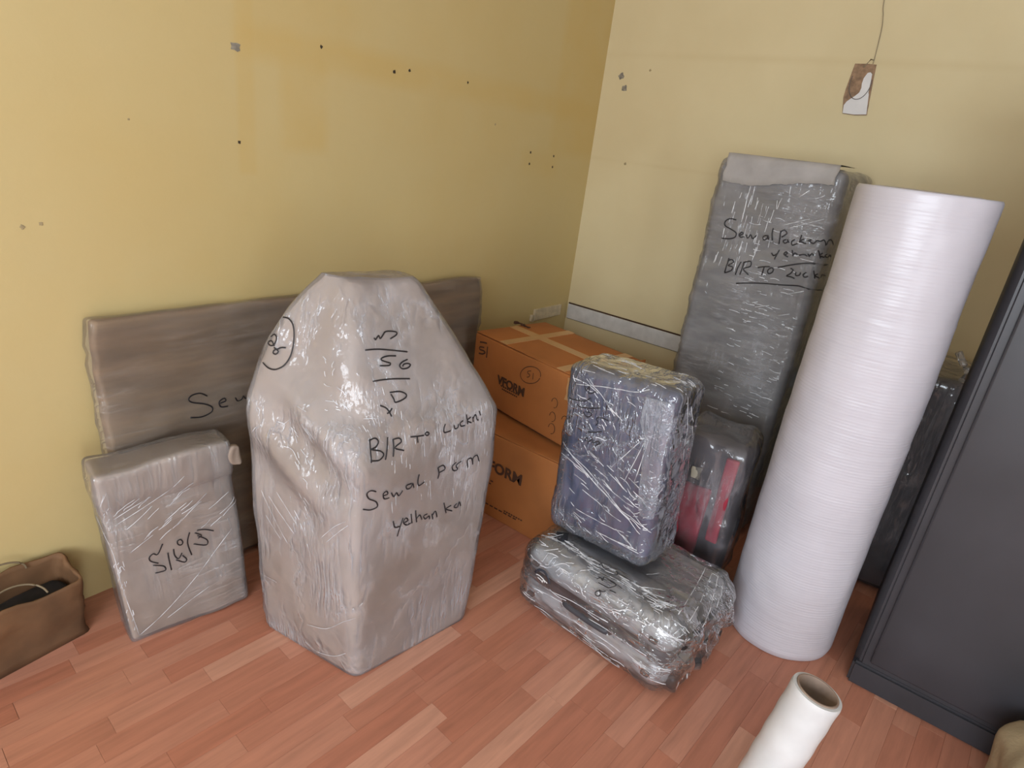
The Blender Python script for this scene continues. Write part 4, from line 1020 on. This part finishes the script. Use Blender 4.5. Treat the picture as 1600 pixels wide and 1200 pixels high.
BLACK2 = {
  'carton': [[(2.029, 1.649, 0.6609), (2.026, 1.626, 0.6662), (2.022, 1.605, 0.6691)],
    [(2.025, 1.619, 0.6449), (2.029, 1.646, 0.6391), (2.029, 1.645, 0.6279), (2.025, 1.62, 0.6298), (2.023, 1.61, 0.6248), (2.025, 1.625, 0.6135), (2.029, 1.648, 0.6096)],
    [(2.021, 1.598, 0.6558), (2.021, 1.597, 0.606)]],
  'carton2': [[(1.966, 1.272, 0.6298), (1.967, 1.281, 0.6148), (1.969, 1.296, 0.6011), (1.973, 1.316, 0.5905), (1.976, 1.337, 0.5847), (1.98, 1.357, 0.5847), (1.983, 1.372, 0.5905), (1.984, 1.38, 0.6015), (1.984, 1.38, 0.6158), (1.982, 1.371, 0.6314), (1.98, 1.357, 0.6458), (1.976, 1.337, 0.657), (1.973, 1.316, 0.6633), (1.97, 1.297, 0.6642), (1.967, 1.281, 0.6595), (1.966, 1.272, 0.6499), (1.965, 1.27, 0.6368)],
    [(1.975, 1.325, 0.6417), (1.977, 1.341, 0.635), (1.977, 1.341, 0.6255), (1.975, 1.329, 0.6245), (1.976, 1.332, 0.6141), (1.977, 1.343, 0.6085)],
    [(1.972, 1.311, 0.6373), (1.972, 1.309, 0.6106)]],
}
BADGE = {
  'lower': [[(1.482, 0.8654, 0.18), (1.48, 0.8533, 0.1992), (1.482, 0.8355, 0.2038), (1.478, 0.8179, 0.1979), (1.477, 0.8078, 0.186), (1.477, 0.8033, 0.175)]],
}
BADGEW = {
  'lower': [[(1.482, 0.8606, 0.1766), (1.48, 0.846, 0.1799), (1.479, 0.8255, 0.1744), (1.478, 0.8118, 0.1709)],
    [(1.482, 0.8532, 0.1684), (1.481, 0.8376, 0.1662), (1.481, 0.8305, 0.1612)],
    [(1.48, 0.8426, 0.1789), (1.479, 0.8291, 0.1768)],
    [(1.481, 0.8339, 0.1622), (1.48, 0.827, 0.1733), (1.479, 0.8227, 0.1667)]],
}
SHEEN = {
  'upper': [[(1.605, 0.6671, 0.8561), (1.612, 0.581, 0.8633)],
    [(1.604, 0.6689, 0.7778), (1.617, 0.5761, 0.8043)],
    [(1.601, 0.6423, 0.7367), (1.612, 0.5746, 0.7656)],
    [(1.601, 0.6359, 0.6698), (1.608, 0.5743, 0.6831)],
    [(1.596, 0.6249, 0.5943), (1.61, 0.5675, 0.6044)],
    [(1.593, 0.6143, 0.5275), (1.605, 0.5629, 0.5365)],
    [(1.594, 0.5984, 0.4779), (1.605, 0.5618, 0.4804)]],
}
def film_line_mat():
    g = NT('film_fold_glint')  # whitish fold colour that carries the painted glints
    d = g.n('BsdfPrincipled', Base_Color=(0.78, 0.79, 0.83), Roughness=0.12)
    d.inputs['Specular IOR Level'].default_value = 1.0
    tr = g.n('BsdfTransparent', Color=(1, 1, 1))
    m = g.n('MixShader', i0=g.ramp(g.noise(g.coords(), 22, 3), 0.35, 0.6, 0.25, 0.95), i1=tr.outputs[0], i2=d.outputs[0])
    g.t.links.new(m.outputs[0], g.out.inputs[0]); return g.m
M_glint = film_line_mat()
UCB = [c for c in UC.children if c.name.startswith('carton_body')][0]
SURF = {'big': (big_wrap, BB, 0.0020), 'parcel': (sb_wrap, SB, 0.0019), 'board': (board_wrap, BD, 0.0022), 'grey': (g_wrap, GB, 0.0024), 'upper': (us_wrap, US, 0.0016), 'lower': (ls_wrap, LS, 0.0014)}
for k, v in INK.items():
    marks('marker_writing', v, SURF[k][0], SURF[k][1], SURF[k][2], M_ink)['kind'] = 'stuff'
marks('stencilled_mark', BLACK2['carton'], UCB, UC, 0.0035, M_print)
marks('circled_number', BLACK2['carton2'], UCB, UC, 0.0016, M_print)
def more(k, n, o, a, b, d, l0, l1, jit=0.35, clump=0.0):
    # short white strands standing for glints, scattered over the patch o + u*a + v*b (root space), running along d
    rnd = random.Random(len(k)*31+n); W = SURF[k][1].matrix_world
    o, a, b, d = Vector(o), Vector(a), Vector(b), Vector(d).normalized()
    for i in range(n):
        u, v = rnd.random(), rnd.random()
        if clump and noise.noise(Vector((u*5, v*5, n*0.1))) < clump-0.3: continue
        dd = (d + Vector((rnd.uniform(-jit, jit), rnd.uniform(-jit, jit), rnd.uniform(-jit, jit)))).normalized()
        p = o+a*u+b*v; L = rnd.uniform(l0, l1)
        WHITE[k].append([tuple(W @ p), tuple(W @ (p+dd*L*0.5+Vector((0, 0, rnd.uniform(-.1, .1)*L)))), tuple(W @ (p+dd*L))])
bpy.context.view_layer.update()
more('upper', 90, (-.11, -.16, .34), (0, .33, 0), (0, 0, .22), (0, -.8, -.5), .008, .035, .5, .2)
more('upper', 60, (-.11, -.16, .03), (0, .33, 0), (0, 0, .30), (0, -.8, -.35), .015, .06, .15, .25)
more('upper', 40, (-.11, -.18, .05), (0, .07, 0), (0, 0, .50), (0, .6, -.2), .006, .02, .5, .1)
more('upper', 24, (-.09, -.17, .60), (.18, 0, 0), (0, .34, 0), (0, -.9, 0), .015, .05, .3, .1)
more('lower', 150, (-.20, -.27, .20), (0, .52, 0), (.08, 0, .07), (.1, -1, 0), .015, .06, .25, .15)
more('lower', 50, (-.22, -.27, .03), (0, .54, 0), (0, 0, .14), (0, -1, -.05), .02, .08, .08, .15)
more('lower', 40, (-.16, -.31, .06), (.32, 0, 0), (0, .06, .18), (0, -.4, -.8), .015, .05, .4, .1)
more('big', 90, (-.10, -.20, .55), (.36, -.02, 0), (0, .0, .25), (.02, 0, -1), .008, .04, .12, .25)
more('big', 46, (-.24, .0, .45), (.04, .1, 0), (0, .0, .33), (.3, -.3, -.8), .01, .045, .3, .2)
more('big', 26, (-.20, -.06, .72), (.12, 0, 0), (0, .1, .22), (.5, -.2, -.6), .008, .03, .5, .2)
more('grey', 150, (-.255, -.22, .35), (0, .24, 0), (0, 0, 1.0), (0, 1, .08), .01, .05, .12, .1)
more('grey', 60, (-.255, -.06, 1.16), (0, .24, 0), (0, 0, .27), (0, .05, -1), .015, .06, .1, .15)
more('parcel', 40, (-.17, -.005, .05), (.02, 0, 0), (0, 0, .42), (-.3, 0, -1), .006, .02, .5, .1)
more('parcel', 34, (-.15, -.01, .30), (.28, 0, 0), (0, 0, .15), (.8, 0, .5), .02, .09, .1, .1)
def creases(k, r):  # lays the white glint strands along the folds of a wrap
    o = marks('glint_creases', WHITE[k], SURF[k][0], SURF[k][1], r, M_glint, 0.0002)
    o['kind'] = 'stuff'
for k, r in (('upper', 0.0013), ('lower', 0.0014), ('big', 0.0008), ('parcel', 0.0009), ('grey', 0.0014)): creases(k, r)
def overlap(name, k, rows, m):  # lays the painted reflection patch onto a wrap
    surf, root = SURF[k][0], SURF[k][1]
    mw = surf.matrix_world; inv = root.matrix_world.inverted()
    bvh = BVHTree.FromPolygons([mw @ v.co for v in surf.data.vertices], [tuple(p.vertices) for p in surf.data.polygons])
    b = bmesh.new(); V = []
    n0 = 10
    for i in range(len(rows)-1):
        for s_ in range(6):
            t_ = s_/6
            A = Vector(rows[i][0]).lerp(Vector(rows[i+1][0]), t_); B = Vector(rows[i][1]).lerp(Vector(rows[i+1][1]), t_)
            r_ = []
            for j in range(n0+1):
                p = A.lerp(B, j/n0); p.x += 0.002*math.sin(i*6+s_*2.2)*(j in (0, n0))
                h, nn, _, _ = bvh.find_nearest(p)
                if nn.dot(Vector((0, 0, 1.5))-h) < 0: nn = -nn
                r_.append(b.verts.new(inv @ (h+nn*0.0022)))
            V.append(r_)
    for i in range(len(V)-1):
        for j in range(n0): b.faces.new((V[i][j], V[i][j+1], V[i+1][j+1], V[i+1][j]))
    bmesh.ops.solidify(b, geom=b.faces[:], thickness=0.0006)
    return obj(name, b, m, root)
M_sheen = film('milky_reflection', (0.16, 0.48), (0.72, 0.77, 0.90), 2.2, 0.1, ((8, 60, 9, 1.0), (20, 20, 20, .8)), (0.3, 0, 0), 0.8, 12)
overlap('film_reflection_patch', 'upper', SHEEN['upper'], M_sheen)  # milky patch painting the bright reflection on the upper case
marks('round_badge', BADGE['lower'], ls_wrap, LS, 0.004, bpy.data.materials['dark_badge'])
marks('badge_emblem', BADGEW['lower'], ls_wrap, LS, 0.0022, M_cardw)
